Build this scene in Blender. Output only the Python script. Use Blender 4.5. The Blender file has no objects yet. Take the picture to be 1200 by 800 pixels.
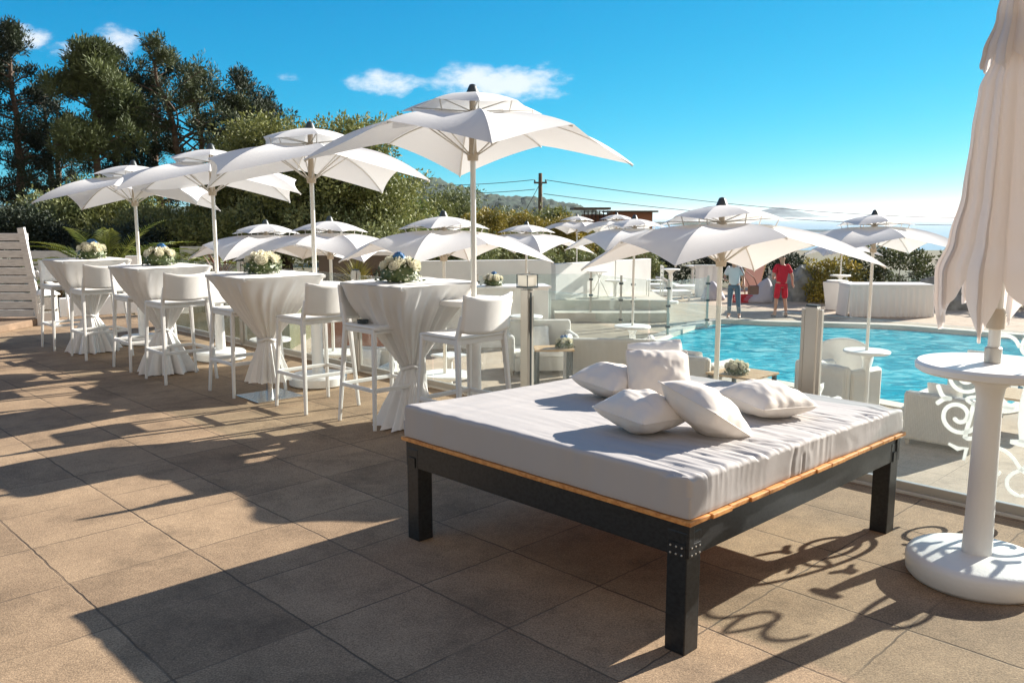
import bpy, bmesh, math, random
import numpy as np
from mathutils import Vector, Matrix, noise
from mathutils.geometry import tessellate_polygon
PI = math.pi
C = bpy.context.scene.collection
S = bpy.context.scene

# ------------------------------------------------------------------ camera
CAM_H = 1.6
F = 1000.0                     # focal length in pixels of a 1200 wide frame
PITCH = math.atan(147 / F)
cp, sp = math.cos(PITCH), math.sin(PITCH)
cam_d = bpy.data.cameras.new('camera')
cam = bpy.data.objects.new('camera', cam_d)
C.objects.link(cam)
cam.location = (0, 0, CAM_H)
cam.rotation_euler = (PI / 2 - PITCH, 0, 0)
cam_d.sensor_width = 36
cam_d.lens = 36 * F / 1200
cam_d.clip_end = 20000
S.camera = cam


def at(px, py, z=0.0):
    """world point at height z seen at a place of the 1200x800 photo"""
    x, u = px - 600, 400 - py
    Y, Z = u * sp + F * cp, u * cp - F * sp
    t = (z - CAM_H) / Z
    return Vector((x * t, Y * t, z))


def atd(px, py, Yd):
    """world point at ground distance Yd"""
    x, u = px - 600, 400 - py
    Y, Z = u * sp + F * cp, u * cp - F * sp
    t = Yd / Y
    return Vector((x * t, Yd, CAM_H + Z * t))


DECK = -1.15
A = Vector((-0.7, 0.714, 0)).normalized()     # paving direction going away to the left
B = Vector((0.714, 0.7, 0)).normalized()      # paving direction going away to the right
SUN = Vector((0.829, 0.559, 0)).normalized()
SUN_EL = math.radians(24)


# ------------------------------------------------------------------ materials
def mat(name, color, rough=0.6, metallic=0.0, bump=0.0, bscale=40, var=0.0, vscale=5, spec=None, col2=None,
        trans=0.0, detail=4):
    m = bpy.data.materials.new(name)
    m.use_nodes = True
    nt = m.node_tree
    N, L = nt.nodes, nt.links
    p = N['Principled BSDF']
    p.inputs['Base Color'].default_value = (*color, 1)
    p.inputs['Roughness'].default_value = rough
    p.inputs['Metallic'].default_value = metallic
    if spec is not None:
        p.inputs['Specular IOR Level'].default_value = spec
    tc = N.new('ShaderNodeTexCoord')
    if var or col2:
        n = N.new('ShaderNodeTexNoise')
        n.inputs['Scale'].default_value = vscale
        n.inputs['Detail'].default_value = detail
        L.new(tc.outputs['Object'], n.inputs['Vector'])
        r = N.new('ShaderNodeValToRGB')
        r.color_ramp.elements[0].position = 0.35
        r.color_ramp.elements[1].position = 0.65
        c2 = col2 if col2 else tuple(min(1, c * (1 + var)) for c in color)
        c1 = color if col2 else tuple(c * (1 - var) for c in color)
        r.color_ramp.elements[0].color = (*c1, 1)
        r.color_ramp.elements[1].color = (*c2, 1)
        L.new(n.outputs['Fac'], r.inputs['Fac'])
        L.new(r.outputs['Color'], p.inputs['Base Color'])
    if bump:
        n = N.new('ShaderNodeTexNoise')
        n.inputs['Scale'].default_value = bscale
        n.inputs['Detail'].default_value = 5
        L.new(tc.outputs['Object'], n.inputs['Vector'])
        b = N.new('ShaderNodeBump')
        b.inputs['Strength'].default_value = bump
        b.inputs['Distance'].default_value = 0.01
        L.new(n.outputs['Fac'], b.inputs['Height'])
        L.new(b.outputs['Normal'], p.inputs['Normal'])
    if trans:
        t = N.new('ShaderNodeBsdfTranslucent')
        t.inputs['Color'].default_value = (*[min(1, c * 1.05) for c in color], 1)
        if var or col2:
            L.new(r.outputs['Color'], t.inputs['Color'])
        mx = N.new('ShaderNodeMixShader')
        mx.inputs['Fac'].default_value = trans
        L.new(p.outputs['BSDF'], mx.inputs[1])
        L.new(t.outputs['BSDF'], mx.inputs[2])
        L.new(mx.outputs['Shader'], N['Material Output'].inputs['Surface'])
    return m


M = {}
M['canopy'] = mat('canopy fabric', (0.80, 0.79, 0.775), 0.85, bump=0.15, bscale=300, trans=0.19, spec=0.1)
M['cloth'] = mat('table cloth', (0.84, 0.83, 0.81), 0.8, bump=0.25, bscale=9, trans=0.12, spec=0.15)
M['plastic'] = mat('white plastic', (0.82, 0.81, 0.78), 0.38, bump=0.08, bscale=30, var=0.02, vscale=6)
M['polye'] = mat('white polyethylene', (0.80, 0.79, 0.76), 0.42, bump=0.12, bscale=60, var=0.03, vscale=3)
M['pole'] = mat('pale aluminium pole', (0.74, 0.72, 0.67), 0.35, metallic=0.25)
M['alu'] = mat('aluminium', (0.50, 0.47, 0.42), 0.4, metallic=0.5, bump=0.05, bscale=30)
M['steel'] = mat('steel', (0.6, 0.6, 0.6), 0.25, metallic=1.0)
M['dark'] = mat('dark plastic', (0.04, 0.055, 0.06), 0.45)
M['hub'] = mat('beige hub', (0.5, 0.42, 0.32), 0.5)
M['closed'] = mat('closed canopy fabric', (0.82, 0.76, 0.72), 0.9, bump=0.3, bscale=14, trans=0.34, spec=0.1)
M['mattress'] = mat('mattress cover', (0.46, 0.435, 0.42), 0.75, bump=0.25, bscale=7, spec=0.25)
M['pillow'] = mat('pillow fabric', (0.83, 0.76, 0.68), 0.8, bump=0.35, bscale=9, spec=0.15, trans=0.05)
M['pillow_w'] = mat('white pillow fabric', (0.84, 0.83, 0.8), 0.8, bump=0.3, bscale=12, spec=0.15)
M['rock'] = mat('rock', (0.22, 0.23, 0.22), 0.9, bump=0.9, bscale=6, var=0.35, vscale=3)
M['wall'] = mat('white render', (0.78, 0.78, 0.76), 0.85, bump=0.2, bscale=50, var=0.04, vscale=2)
M['grey_bag'] = mat('grey beanbag', (0.42, 0.42, 0.46), 0.85, bump=0.3, bscale=5)
M['trunk'] = mat('bark', (0.13, 0.09, 0.065), 0.95, bump=1.0, bscale=14, var=0.35, vscale=9)
M['wire'] = mat('cable', (0.03, 0.03, 0.03), 0.6)
M['timber'] = mat('old timber', (0.12, 0.09, 0.06), 0.9, bump=0.5, bscale=20, var=0.2, vscale=8)
M['skin'] = mat('skin', (0.45, 0.26, 0.18), 0.55)
M['hair'] = mat('hair', (0.03, 0.02, 0.015), 0.7)
M['red'] = mat('red cotton', (0.5, 0.012, 0.03), 0.85, bump=0.4, bscale=10, var=0.1, vscale=8)
M['jeans'] = mat('denim', (0.10, 0.15, 0.20), 0.85, bump=0.3, bscale=20)
M['shirt'] = mat('pale blue cotton', (0.58, 0.61, 0.65), 0.85, bump=0.4, bscale=10)
M['shoe'] = mat('shoe', (0.08, 0.09, 0.12), 0.6)
M['bag'] = mat('leather', (0.2, 0.08, 0.05), 0.6)
M['redplastic'] = mat('red plastic', (0.5, 0.02, 0.03), 0.35)
M['rose'] = mat('rose petals', (0.82, 0.79, 0.64), 0.6, var=0.05, vscale=25, trans=0.15)
M['blue'] = mat('hydrangea petals', (0.05, 0.20, 0.45), 0.6, var=0.3, vscale=40)
M['leafb'] = mat('bouquet leaves', (0.05, 0.09, 0.03), 0.5, col2=(0.14, 0.17, 0.06), vscale=30, trans=0.1)
M['white_leaf'] = mat('gypsophila', (0.7, 0.7, 0.55), 0.7)
M['terracotta'] = mat('terracotta', (0.36, 0.15, 0.08), 0.8, bump=0.2, bscale=20)
M['soil_plants'] = mat('dry planting', (0.10, 0.12, 0.04), 0.9, col2=(0.2, 0.13, 0.07), vscale=6)
M['pink'] = mat('striped fabric', (0.6, 0.3, 0.3), 0.85)
M['bottle'] = mat('bottle glass', (0.03, 0.06, 0.03), 0.1)
M['bottle_b'] = mat('brown bottle glass', (0.12, 0.05, 0.02), 0.1)
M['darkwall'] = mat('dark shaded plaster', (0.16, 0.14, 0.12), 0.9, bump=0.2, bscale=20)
M['lampglass'] = mat('opal lamp glass', (0.85, 0.82, 0.75), 0.2, trans=0.45)
M['pine'] = mat('pine needles', (0.022, 0.036, 0.015), 0.7, col2=(0.085, 0.105, 0.04), vscale=0.9, detail=3, trans=0.15)
M['pine_light'] = mat('long pine needles', (0.04, 0.06, 0.02), 0.7, col2=(0.15, 0.18, 0.065), vscale=0.9, trans=0.2)
M['pine_dark'] = mat('dark cypress needles', (0.013, 0.024, 0.013), 0.7, col2=(0.045, 0.065, 0.03), vscale=1.2, trans=0.1)
M['olive'] = mat('olive leaves', (0.08, 0.105, 0.025), 0.6, col2=(0.28, 0.29, 0.09), vscale=1.5, trans=0.25)
M['shrub'] = mat('shrub leaves', (0.09, 0.125, 0.045), 0.65, col2=(0.26, 0.28, 0.11), vscale=2, trans=0.2)
M['greenbush'] = mat('bright bush leaves', (0.05, 0.10, 0.015), 0.6, col2=(0.12, 0.19, 0.03), vscale=2, trans=0.25)
M['yellow'] = mat('yellow blossom leaves', (0.16, 0.15, 0.03), 0.6, col2=(0.40, 0.30, 0.045), vscale=1.6, trans=0.2)
M['hedge'] = mat('hedge leaves', (0.04, 0.06, 0.02), 0.65, col2=(0.12, 0.13, 0.05), vscale=3, trans=0.2)
M['palm'] = mat('palm leaflets', (0.09, 0.14, 0.02), 0.5, col2=(0.26, 0.27, 0.05), vscale=2, trans=0.25)
M['redleaf'] = mat('red spiky leaves', (0.13, 0.03, 0.03), 0.5, col2=(0.22, 0.16, 0.06), vscale=3)
M['drygrass'] = mat('dry grass', (0.24, 0.13, 0.06), 0.8, col2=(0.36, 0.24, 0.12), vscale=8)


def nodes_of(name):
    m = bpy.data.materials.new(name)
    m.use_nodes = True
    return m, m.node_tree.nodes, m.node_tree.links


def mth(N, L, op, a, b=None, c=None):
    n = N.new('ShaderNodeMath')
    n.operation = op
    for i, x in enumerate((a, b, c)):
        if x is None:
            continue
        if isinstance(x, (int, float)):
            n.inputs[i].default_value = x
        else:
            L.new(x, n.inputs[i])
    return n.outputs[0]


def paving(name, pitch, ca, cb, grain=1.0, joint=(0.05, 0.035, 0.025), offs=(0.0, 0.06)):
    m, N, L = nodes_of(name)
    p = N['Principled BSDF']
    tc = N.new('ShaderNodeTexCoord')
    wob = N.new('ShaderNodeTexNoise')
    wob.inputs['Scale'].default_value = 9
    wob.inputs['Detail'].default_value = 4
    L.new(tc.outputs['Object'], wob.inputs['Vector'])
    sub = N.new('ShaderNodeVectorMath'); sub.operation = 'SUBTRACT'
    L.new(wob.outputs['Color'], sub.inputs[0]); sub.inputs[1].default_value = (0.5, 0.5, 0.5)
    sc = N.new('ShaderNodeVectorMath'); sc.operation = 'SCALE'
    L.new(sub.outputs[0], sc.inputs[0]); sc.inputs['Scale'].default_value = 0.02
    ad = N.new('ShaderNodeVectorMath'); ad.operation = 'ADD'
    L.new(tc.outputs['Object'], ad.inputs[0]); L.new(sc.outputs[0], ad.inputs[1])

    def dot(v, src):
        d = N.new('ShaderNodeVectorMath'); d.operation = 'DOT_PRODUCT'
        L.new(src, d.inputs[0]); d.inputs[1].default_value = tuple(v)
        return d.outputs['Value']
    bq = mth(N, L, 'DIVIDE', mth(N, L, 'SUBTRACT', dot(B, ad.outputs[0]), offs[0]), pitch)
    aq = mth(N, L, 'DIVIDE', mth(N, L, 'SUBTRACT', dot(A, ad.outputs[0]), offs[1]), pitch)
    ib, ia = mth(N, L, 'FLOOR', bq), mth(N, L, 'FLOOR', aq)
    fb, fa = mth(N, L, 'FRACT', bq), mth(N, L, 'FRACT', aq)
    db = mth(N, L, 'MINIMUM', fb, mth(N, L, 'SUBTRACT', 1.0, fb))
    da = mth(N, L, 'MINIMUM', fa, mth(N, L, 'SUBTRACT', 1.0, fa))
    # joints: the long ones open and dark, the cross ones tight
    jb = N.new('ShaderNodeMapRange'); jb.inputs['From Min'].default_value = 0.004; jb.inputs['From Max'].default_value = 0.012
    L.new(db, jb.inputs['Value'])
    ja = N.new('ShaderNodeMapRange'); ja.inputs['From Min'].default_value = 0.003; ja.inputs['From Max'].default_value = 0.010
    L.new(da, ja.inputs['Value'])
    jn = N.new('ShaderNodeTexNoise'); jn.inputs['Scale'].default_value = 2.2; jn.inputs['Detail'].default_value = 3
    L.new(tc.outputs['Object'], jn.inputs['Vector'])
    jfill = N.new('ShaderNodeMapRange'); jfill.inputs['From Min'].default_value = 0.42; jfill.inputs['From Max'].default_value = 0.62
    jfill.inputs['To Min'].default_value = 0.0; jfill.inputs['To Max'].default_value = 0.75
    L.new(jn.outputs['Fac'], jfill.inputs['Value'])
    ja2 = mth(N, L, 'MAXIMUM', ja.outputs[0], jfill.outputs[0])
    jb2 = mth(N, L, 'MAXIMUM', jb.outputs[0], mth(N, L, 'MULTIPLY', jfill.outputs[0], 0.6))
    jj = mth(N, L, 'MULTIPLY', ja2, jb2)
    cv = N.new('ShaderNodeCombineXYZ'); L.new(ia, cv.inputs[0]); L.new(ib, cv.inputs[1])
    wn = N.new('ShaderNodeTexWhiteNoise'); wn.noise_dimensions = '3D'; L.new(cv.outputs[0], wn.inputs['Vector'])
    big = N.new('ShaderNodeTexNoise'); big.inputs['Scale'].default_value = 1.7; big.inputs['Detail'].default_value = 6
    big.inputs['Roughness'].default_value = 0.75
    L.new(tc.outputs['Object'], big.inputs['Vector'])
    grain_n = N.new('ShaderNodeTexNoise'); grain_n.inputs['Scale'].default_value = 150; grain_n.inputs['Detail'].default_value = 3
    L.new(tc.outputs['Object'], grain_n.inputs['Vector'])
    vor = N.new('ShaderNodeTexVoronoi'); vor.inputs['Scale'].default_value = 190
    L.new(tc.outputs['Object'], vor.inputs['Vector'])
    f1 = mth(N, L, 'ADD', mth(N, L, 'MULTIPLY', wn.outputs['Value'], 0.22), mth(N, L, 'MULTIPLY', big.outputs['Fac'], 0.9))
    f2 = mth(N, L, 'SUBTRACT', f1, 0.06)
    ramp = N.new('ShaderNodeValToRGB')
    ramp.color_ramp.elements[0].color = (*ca, 1); ramp.color_ramp.elements[1].color = (*cb, 1)
    ramp.color_ramp.elements[0].position = 0.25; ramp.color_ramp.elements[1].position = 0.75
    L.new(f2, ramp.inputs['Fac'])
    g = N.new('ShaderNodeMapRange'); g.inputs['From Min'].default_value = 0.3; g.inputs['From Max'].default_value = 0.7
    g.inputs['To Min'].default_value = 1 - 0.45 * grain; g.inputs['To Max'].default_value = 1 + 0.4 * grain
    L.new(grain_n.outputs['Fac'], g.inputs['Value'])
    g2 = N.new('ShaderNodeSeparateColor'); L.new(vor.outputs['Color'], g2.inputs[0])
    peb = N.new('ShaderNodeMapRange'); peb.inputs['To Min'].default_value = 1 - 0.3 * grain; peb.inputs['To Max'].default_value = 1 + 0.3 * grain
    L.new(g2.outputs[0], peb.inputs['Value'])
    gg = mth(N, L, 'MULTIPLY', g.outputs[0], peb.outputs[0])
    mul = N.new('ShaderNodeVectorMath'); mul.operation = 'SCALE'
    L.new(ramp.outputs['Color'], mul.inputs[0]); L.new(gg, mul.inputs['Scale'])
    # stains
    st = N.new('ShaderNodeTexNoise'); st.inputs['Scale'].default_value = 2.6; st.inputs['Detail'].default_value = 8
    st.inputs['Roughness'].default_value = 0.7
    L.new(tc.outputs['Object'], st.inputs['Vector'])
    sm = N.new('ShaderNodeMapRange'); sm.inputs['From Min'].default_value = 0.33; sm.inputs['From Max'].default_value = 0.5
    sm.inputs['To Min'].default_value = 0.72; sm.inputs['To Max'].default_value = 1.0
    L.new(st.outputs['Fac'], sm.inputs['Value'])
    mul2 = N.new('ShaderNodeVectorMath'); mul2.operation = 'SCALE'
    L.new(mul.outputs[0], mul2.inputs[0]); L.new(sm.outputs[0], mul2.inputs['Scale'])
    mix = N.new('ShaderNodeMix'); mix.data_type = 'RGBA'
    L.new(jj, mix.inputs['Factor'])
    mix.inputs['A'].default_value = (*joint, 1)
    L.new(mul2.outputs[0], mix.inputs['B'])
    L.new(mix.outputs['Result'], p.inputs['Base Color'])
    p.inputs['Roughness'].default_value = 0.88
    p.inputs['Specular IOR Level'].default_value = 0.3
    hgt = mth(N, L, 'ADD', mth(N, L, 'MULTIPLY', grain_n.outputs['Fac'], 0.5),
              mth(N, L, 'ADD', mth(N, L, 'MULTIPLY', vor.outputs['Distance'], -0.4), mth(N, L, 'MULTIPLY', jj, 2.0)))
    bp = N.new('ShaderNodeBump'); bp.inputs['Strength'].default_value = 0.55 * grain; bp.inputs['Distance'].default_value = 0.004
    L.new(hgt, bp.inputs['Height']); L.new(bp.outputs['Normal'], p.inputs['Normal'])
    return m


M['terrace'] = paving('exposed aggregate paving', 0.55, (0.20, 0.136, 0.084), (0.43, 0.302, 0.186), grain=0.7, joint=(0.11, 0.08, 0.055))
M['deck'] = paving('pool paving', 0.5, (0.40, 0.32, 0.24), (0.52, 0.43, 0.33), grain=0.4, joint=(0.2, 0.16, 0.12))


def wood(name, c1, c2, scale=(1, 14, 14)):
    m, N, L = nodes_of(name)
    p = N['Principled BSDF']
    tc = N.new('ShaderNodeTexCoord'); mp = N.new('ShaderNodeMapping'); mp.inputs['Scale'].default_value = scale
    n = N.new('ShaderNodeTexNoise'); n.inputs['Scale'].default_value = 4; n.inputs['Detail'].default_value = 6
    L.new(tc.outputs['Object'], mp.inputs[0]); L.new(mp.outputs[0], n.inputs['Vector'])
    r = N.new('ShaderNodeValToRGB'); r.color_ramp.elements[0].color = (*c1, 1); r.color_ramp.elements[1].color = (*c2, 1)
    r.color_ramp.elements[0].position = 0.3; r.color_ramp.elements[1].position = 0.6
    L.new(n.outputs['Fac'], r.inputs[0]); L.new(r.outputs[0], p.inputs['Base Color'])
    p.inputs['Roughness'].default_value = 0.55
    return m


M['wood'] = wood('orange pine board', (0.46, 0.17, 0.04), (0.72, 0.34, 0.10))
M['tablewood'] = wood('pale table boards', (0.40, 0.25, 0.12), (0.62, 0.43, 0.24))
M['black'] = wood('black stained timber', (0.006, 0.007, 0.008), (0.020, 0.022, 0.024), (3, 20, 20))
M['black'].node_tree.nodes['Principled BSDF'].inputs['Roughness'].default_value = 0.42
M['whitewood'] = wood('white painted boards', (0.62, 0.62, 0.60), (0.80, 0.80, 0.78), (2, 2, 14))


def rattan():
    m, N, L = nodes_of('white synthetic rattan')
    p = N['Principled BSDF']; p.inputs['Base Color'].default_value = (0.74, 0.72, 0.67, 1); p.inputs['Roughness'].default_value = 0.5
    tc = N.new('ShaderNodeTexCoord')
    w1 = N.new('ShaderNodeTexWave'); w1.bands_direction = 'Z'; w1.inputs['Scale'].default_value = 22
    w2 = N.new('ShaderNodeTexWave'); w2.bands_direction = 'X'; w2.inputs['Scale'].default_value = 16
    w3 = N.new('ShaderNodeTexWave'); w3.bands_direction = 'Y'; w3.inputs['Scale'].default_value = 16
    for w in (w1, w2, w3):
        L.new(tc.outputs['Object'], w.inputs['Vector'])
    h = mth(N, L, 'ADD', w1.outputs['Fac'], mth(N, L, 'ADD', w2.outputs['Fac'], w3.outputs['Fac']))
    b = N.new('ShaderNodeBump'); b.inputs['Strength'].default_value = 0.7; b.inputs['Distance'].default_value = 0.006
    L.new(h, b.inputs['Height']); L.new(b.outputs['Normal'], p.inputs['Normal'])
    mr = N.new('ShaderNodeMapRange'); mr.inputs['From Max'].default_value = 3
    mr.inputs['To Min'].default_value = 0.60; mr.inputs['To Max'].default_value = 0.88
    L.new(h, mr.inputs['Value'])
    cc = N.new('ShaderNodeCombineColor')
    L.new(mr.outputs[0], cc.inputs[0]); L.new(mth(N, L, 'MULTIPLY', mr.outputs[0], 0.97), cc.inputs[1])
    L.new(mth(N, L, 'MULTIPLY', mr.outputs[0], 0.9), cc.inputs[2])
    L.new(cc.outputs[0], p.inputs['Base Color'])
    return m


M['rattan'] = rattan()


def glass():
    m, N, L = nodes_of('clear fence glass')
    out = N['Material Output']; N.remove(N['Principled BSDF'])
    t = N.new('ShaderNodeBsdfTransparent'); t.inputs['Color'].default_value = (0.93, 0.965, 0.96, 1)
    g = N.new('ShaderNodeBsdfGlossy'); g.inputs['Roughness'].default_value = 0.02
    d = N.new('ShaderNodeBsdfDiffuse'); d.inputs['Color'].default_value = (0.75, 0.83, 0.85, 1)
    fr = N.new('ShaderNodeFresnel'); fr.inputs['IOR'].default_value = 1.4
    geo = N.new('ShaderNodeNewGeometry')
    mx = N.new('ShaderNodeMixShader'); mx2 = N.new('ShaderNodeMixShader')
    # salt and dust film on the panes
    tc = N.new('ShaderNodeTexCoord'); n = N.new('ShaderNodeTexNoise'); n.inputs['Scale'].default_value = 2.5
    n.inputs['Detail'].default_value = 6
    L.new(tc.outputs['Object'], n.inputs['Vector'])
    mr = N.new('ShaderNodeMapRange'); mr.inputs['From Min'].default_value = 0.35; mr.inputs['From Max'].default_value = 0.75
    mr.inputs['To Min'].default_value = 0.03; mr.inputs['To Max'].default_value = 0.13
    L.new(n.outputs['Fac'], mr.inputs['Value'])
    L.new(mr.outputs[0], mx2.inputs[0]); L.new(t.outputs[0], mx2.inputs[1]); L.new(d.outputs[0], mx2.inputs[2])
    L.new(mth(N, L, 'MULTIPLY', fr.outputs[0], mth(N, L, 'SUBTRACT', 1.0, geo.outputs['Backfacing'])), mx.inputs[0]); L.new(mx2.outputs[0], mx.inputs[1]); L.new(g.outputs[0], mx.inputs[2])
    L.new(mx.outputs[0], out.inputs['Surface'])
    return m


M['glass'] = glass()
M['decal'] = mat('white vinyl', (0.88, 0.89, 0.88), 0.5, trans=0.5)


def water():
    """clear turquoise water: part see-through, part scattering, rippled gloss on top"""
    m, N, L = nodes_of('pool water')
    out = N['Material Output']; N.remove(N['Principled BSDF'])
    t = N.new('ShaderNodeBsdfTransparent'); t.inputs['Color'].default_value = (0.50, 0.95, 0.97, 1)
    df = N.new('ShaderNodeBsdfDiffuse')
    g = N.new('ShaderNodeBsdfGlossy'); g.inputs['Roughness'].default_value = 0.04
    fr = N.new('ShaderNodeFresnel'); fr.inputs['IOR'].default_value = 1.33
    mx = N.new('ShaderNodeMixShader'); md = N.new('ShaderNodeMixShader')
    tc = N.new('ShaderNodeTexCoord')
    mp = N.new('ShaderNodeMapping'); mp.inputs['Rotation'].default_value = (0, 0, 0.5); mp.inputs['Scale'].default_value = (1.0, 1.7, 1)
    L.new(tc.outputs['Object'], mp.inputs[0])
    n = N.new('ShaderNodeTexNoise'); n.inputs['Scale'].default_value = 1.9
    n.inputs['Detail'].default_value = 5; n.inputs['Distortion'].default_value = 1.4
    L.new(mp.outputs[0], n.inputs['Vector'])
    b = N.new('ShaderNodeBump'); b.inputs['Strength'].default_value = 0.9; b.inputs['Distance'].default_value = 0.10
    L.new(n.outputs['Fac'], b.inputs['Height'])
    rp = N.new('ShaderNodeValToRGB')  # bright and dim ripple light is put into the diffuse colour
    rp.color_ramp.elements[0].position = 0.40; rp.color_ramp.elements[0].color = (0.01, 0.34, 0.46, 1)
    rp.color_ramp.elements[1].position = 0.64; rp.color_ramp.elements[1].color = (0.30, 0.80, 0.86, 1)
    e = rp.color_ramp.elements.new(0.52); e.color = (0.05, 0.56, 0.68, 1)
    L.new(n.outputs['Fac'], rp.inputs[0]); L.new(rp.outputs[0], df.inputs['Color'])
    L.new(b.outputs[0], df.inputs['Normal']); L.new(b.outputs[0], g.inputs['Normal']); L.new(b.outputs[0], fr.inputs['Normal'])
    md.inputs[0].default_value = 0.62
    L.new(t.outputs[0], md.inputs[1]); L.new(df.outputs[0], md.inputs[2])
    L.new(mth(N, L, 'MULTIPLY', fr.outputs[0], 0.35), mx.inputs[0]); L.new(md.outputs[0], mx.inputs[1]); L.new(g.outputs[0], mx.inputs[2])
    L.new(mx.outputs[0], out.inputs['Surface'])
    return m


M['water'] = water()


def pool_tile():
    m, N, L = nodes_of('pool tile with ripple light')
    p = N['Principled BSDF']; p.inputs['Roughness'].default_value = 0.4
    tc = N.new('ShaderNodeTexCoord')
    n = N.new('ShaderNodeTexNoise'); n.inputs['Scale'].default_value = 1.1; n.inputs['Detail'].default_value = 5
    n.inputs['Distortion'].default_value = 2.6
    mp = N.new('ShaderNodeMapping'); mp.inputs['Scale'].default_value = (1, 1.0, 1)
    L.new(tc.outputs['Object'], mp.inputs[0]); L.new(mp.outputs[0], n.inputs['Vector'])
    r = N.new('ShaderNodeValToRGB')  # streaky ripple light painted into the tile colour as pale and deep patches
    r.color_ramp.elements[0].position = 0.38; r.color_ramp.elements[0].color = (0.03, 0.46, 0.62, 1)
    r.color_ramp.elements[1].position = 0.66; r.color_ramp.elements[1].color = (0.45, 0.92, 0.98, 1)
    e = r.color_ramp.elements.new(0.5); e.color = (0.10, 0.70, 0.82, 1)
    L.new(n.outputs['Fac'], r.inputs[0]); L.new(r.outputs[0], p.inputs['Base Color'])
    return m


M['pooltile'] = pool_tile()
M['coping'] = mat('pool coping stone', (0.62, 0.57, 0.49), 0.7, bump=0.2, bscale=30, var=0.06, vscale=4)
M['hill'] = mat('wooded hillside', (0.015, 0.035, 0.03), 0.95, col2=(0.035, 0.065, 0.04), vscale=0.12, detail=10, bump=1.0, bscale=0.4)
M['island'] = mat('haze blue island', (0.14, 0.22, 0.26), 0.95, col2=(0.18, 0.26, 0.28), vscale=0.004)  # blue of the distant air is put into the base colour
M['ground'] = mat('dry ground', (0.16, 0.13, 0.08), 0.95, col2=(0.10, 0.11, 0.05), vscale=0.3, bump=0.4, bscale=3)
M['sea'] = mat('sea', (0.22, 0.32, 0.38), 0.35, bump=0.2, bscale=0.5)
M['kerb'] = mat('brown stone kerb', (0.25, 0.17, 0.11), 0.9, bump=0.5, bscale=20, var=0.2, vscale=5)


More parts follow.
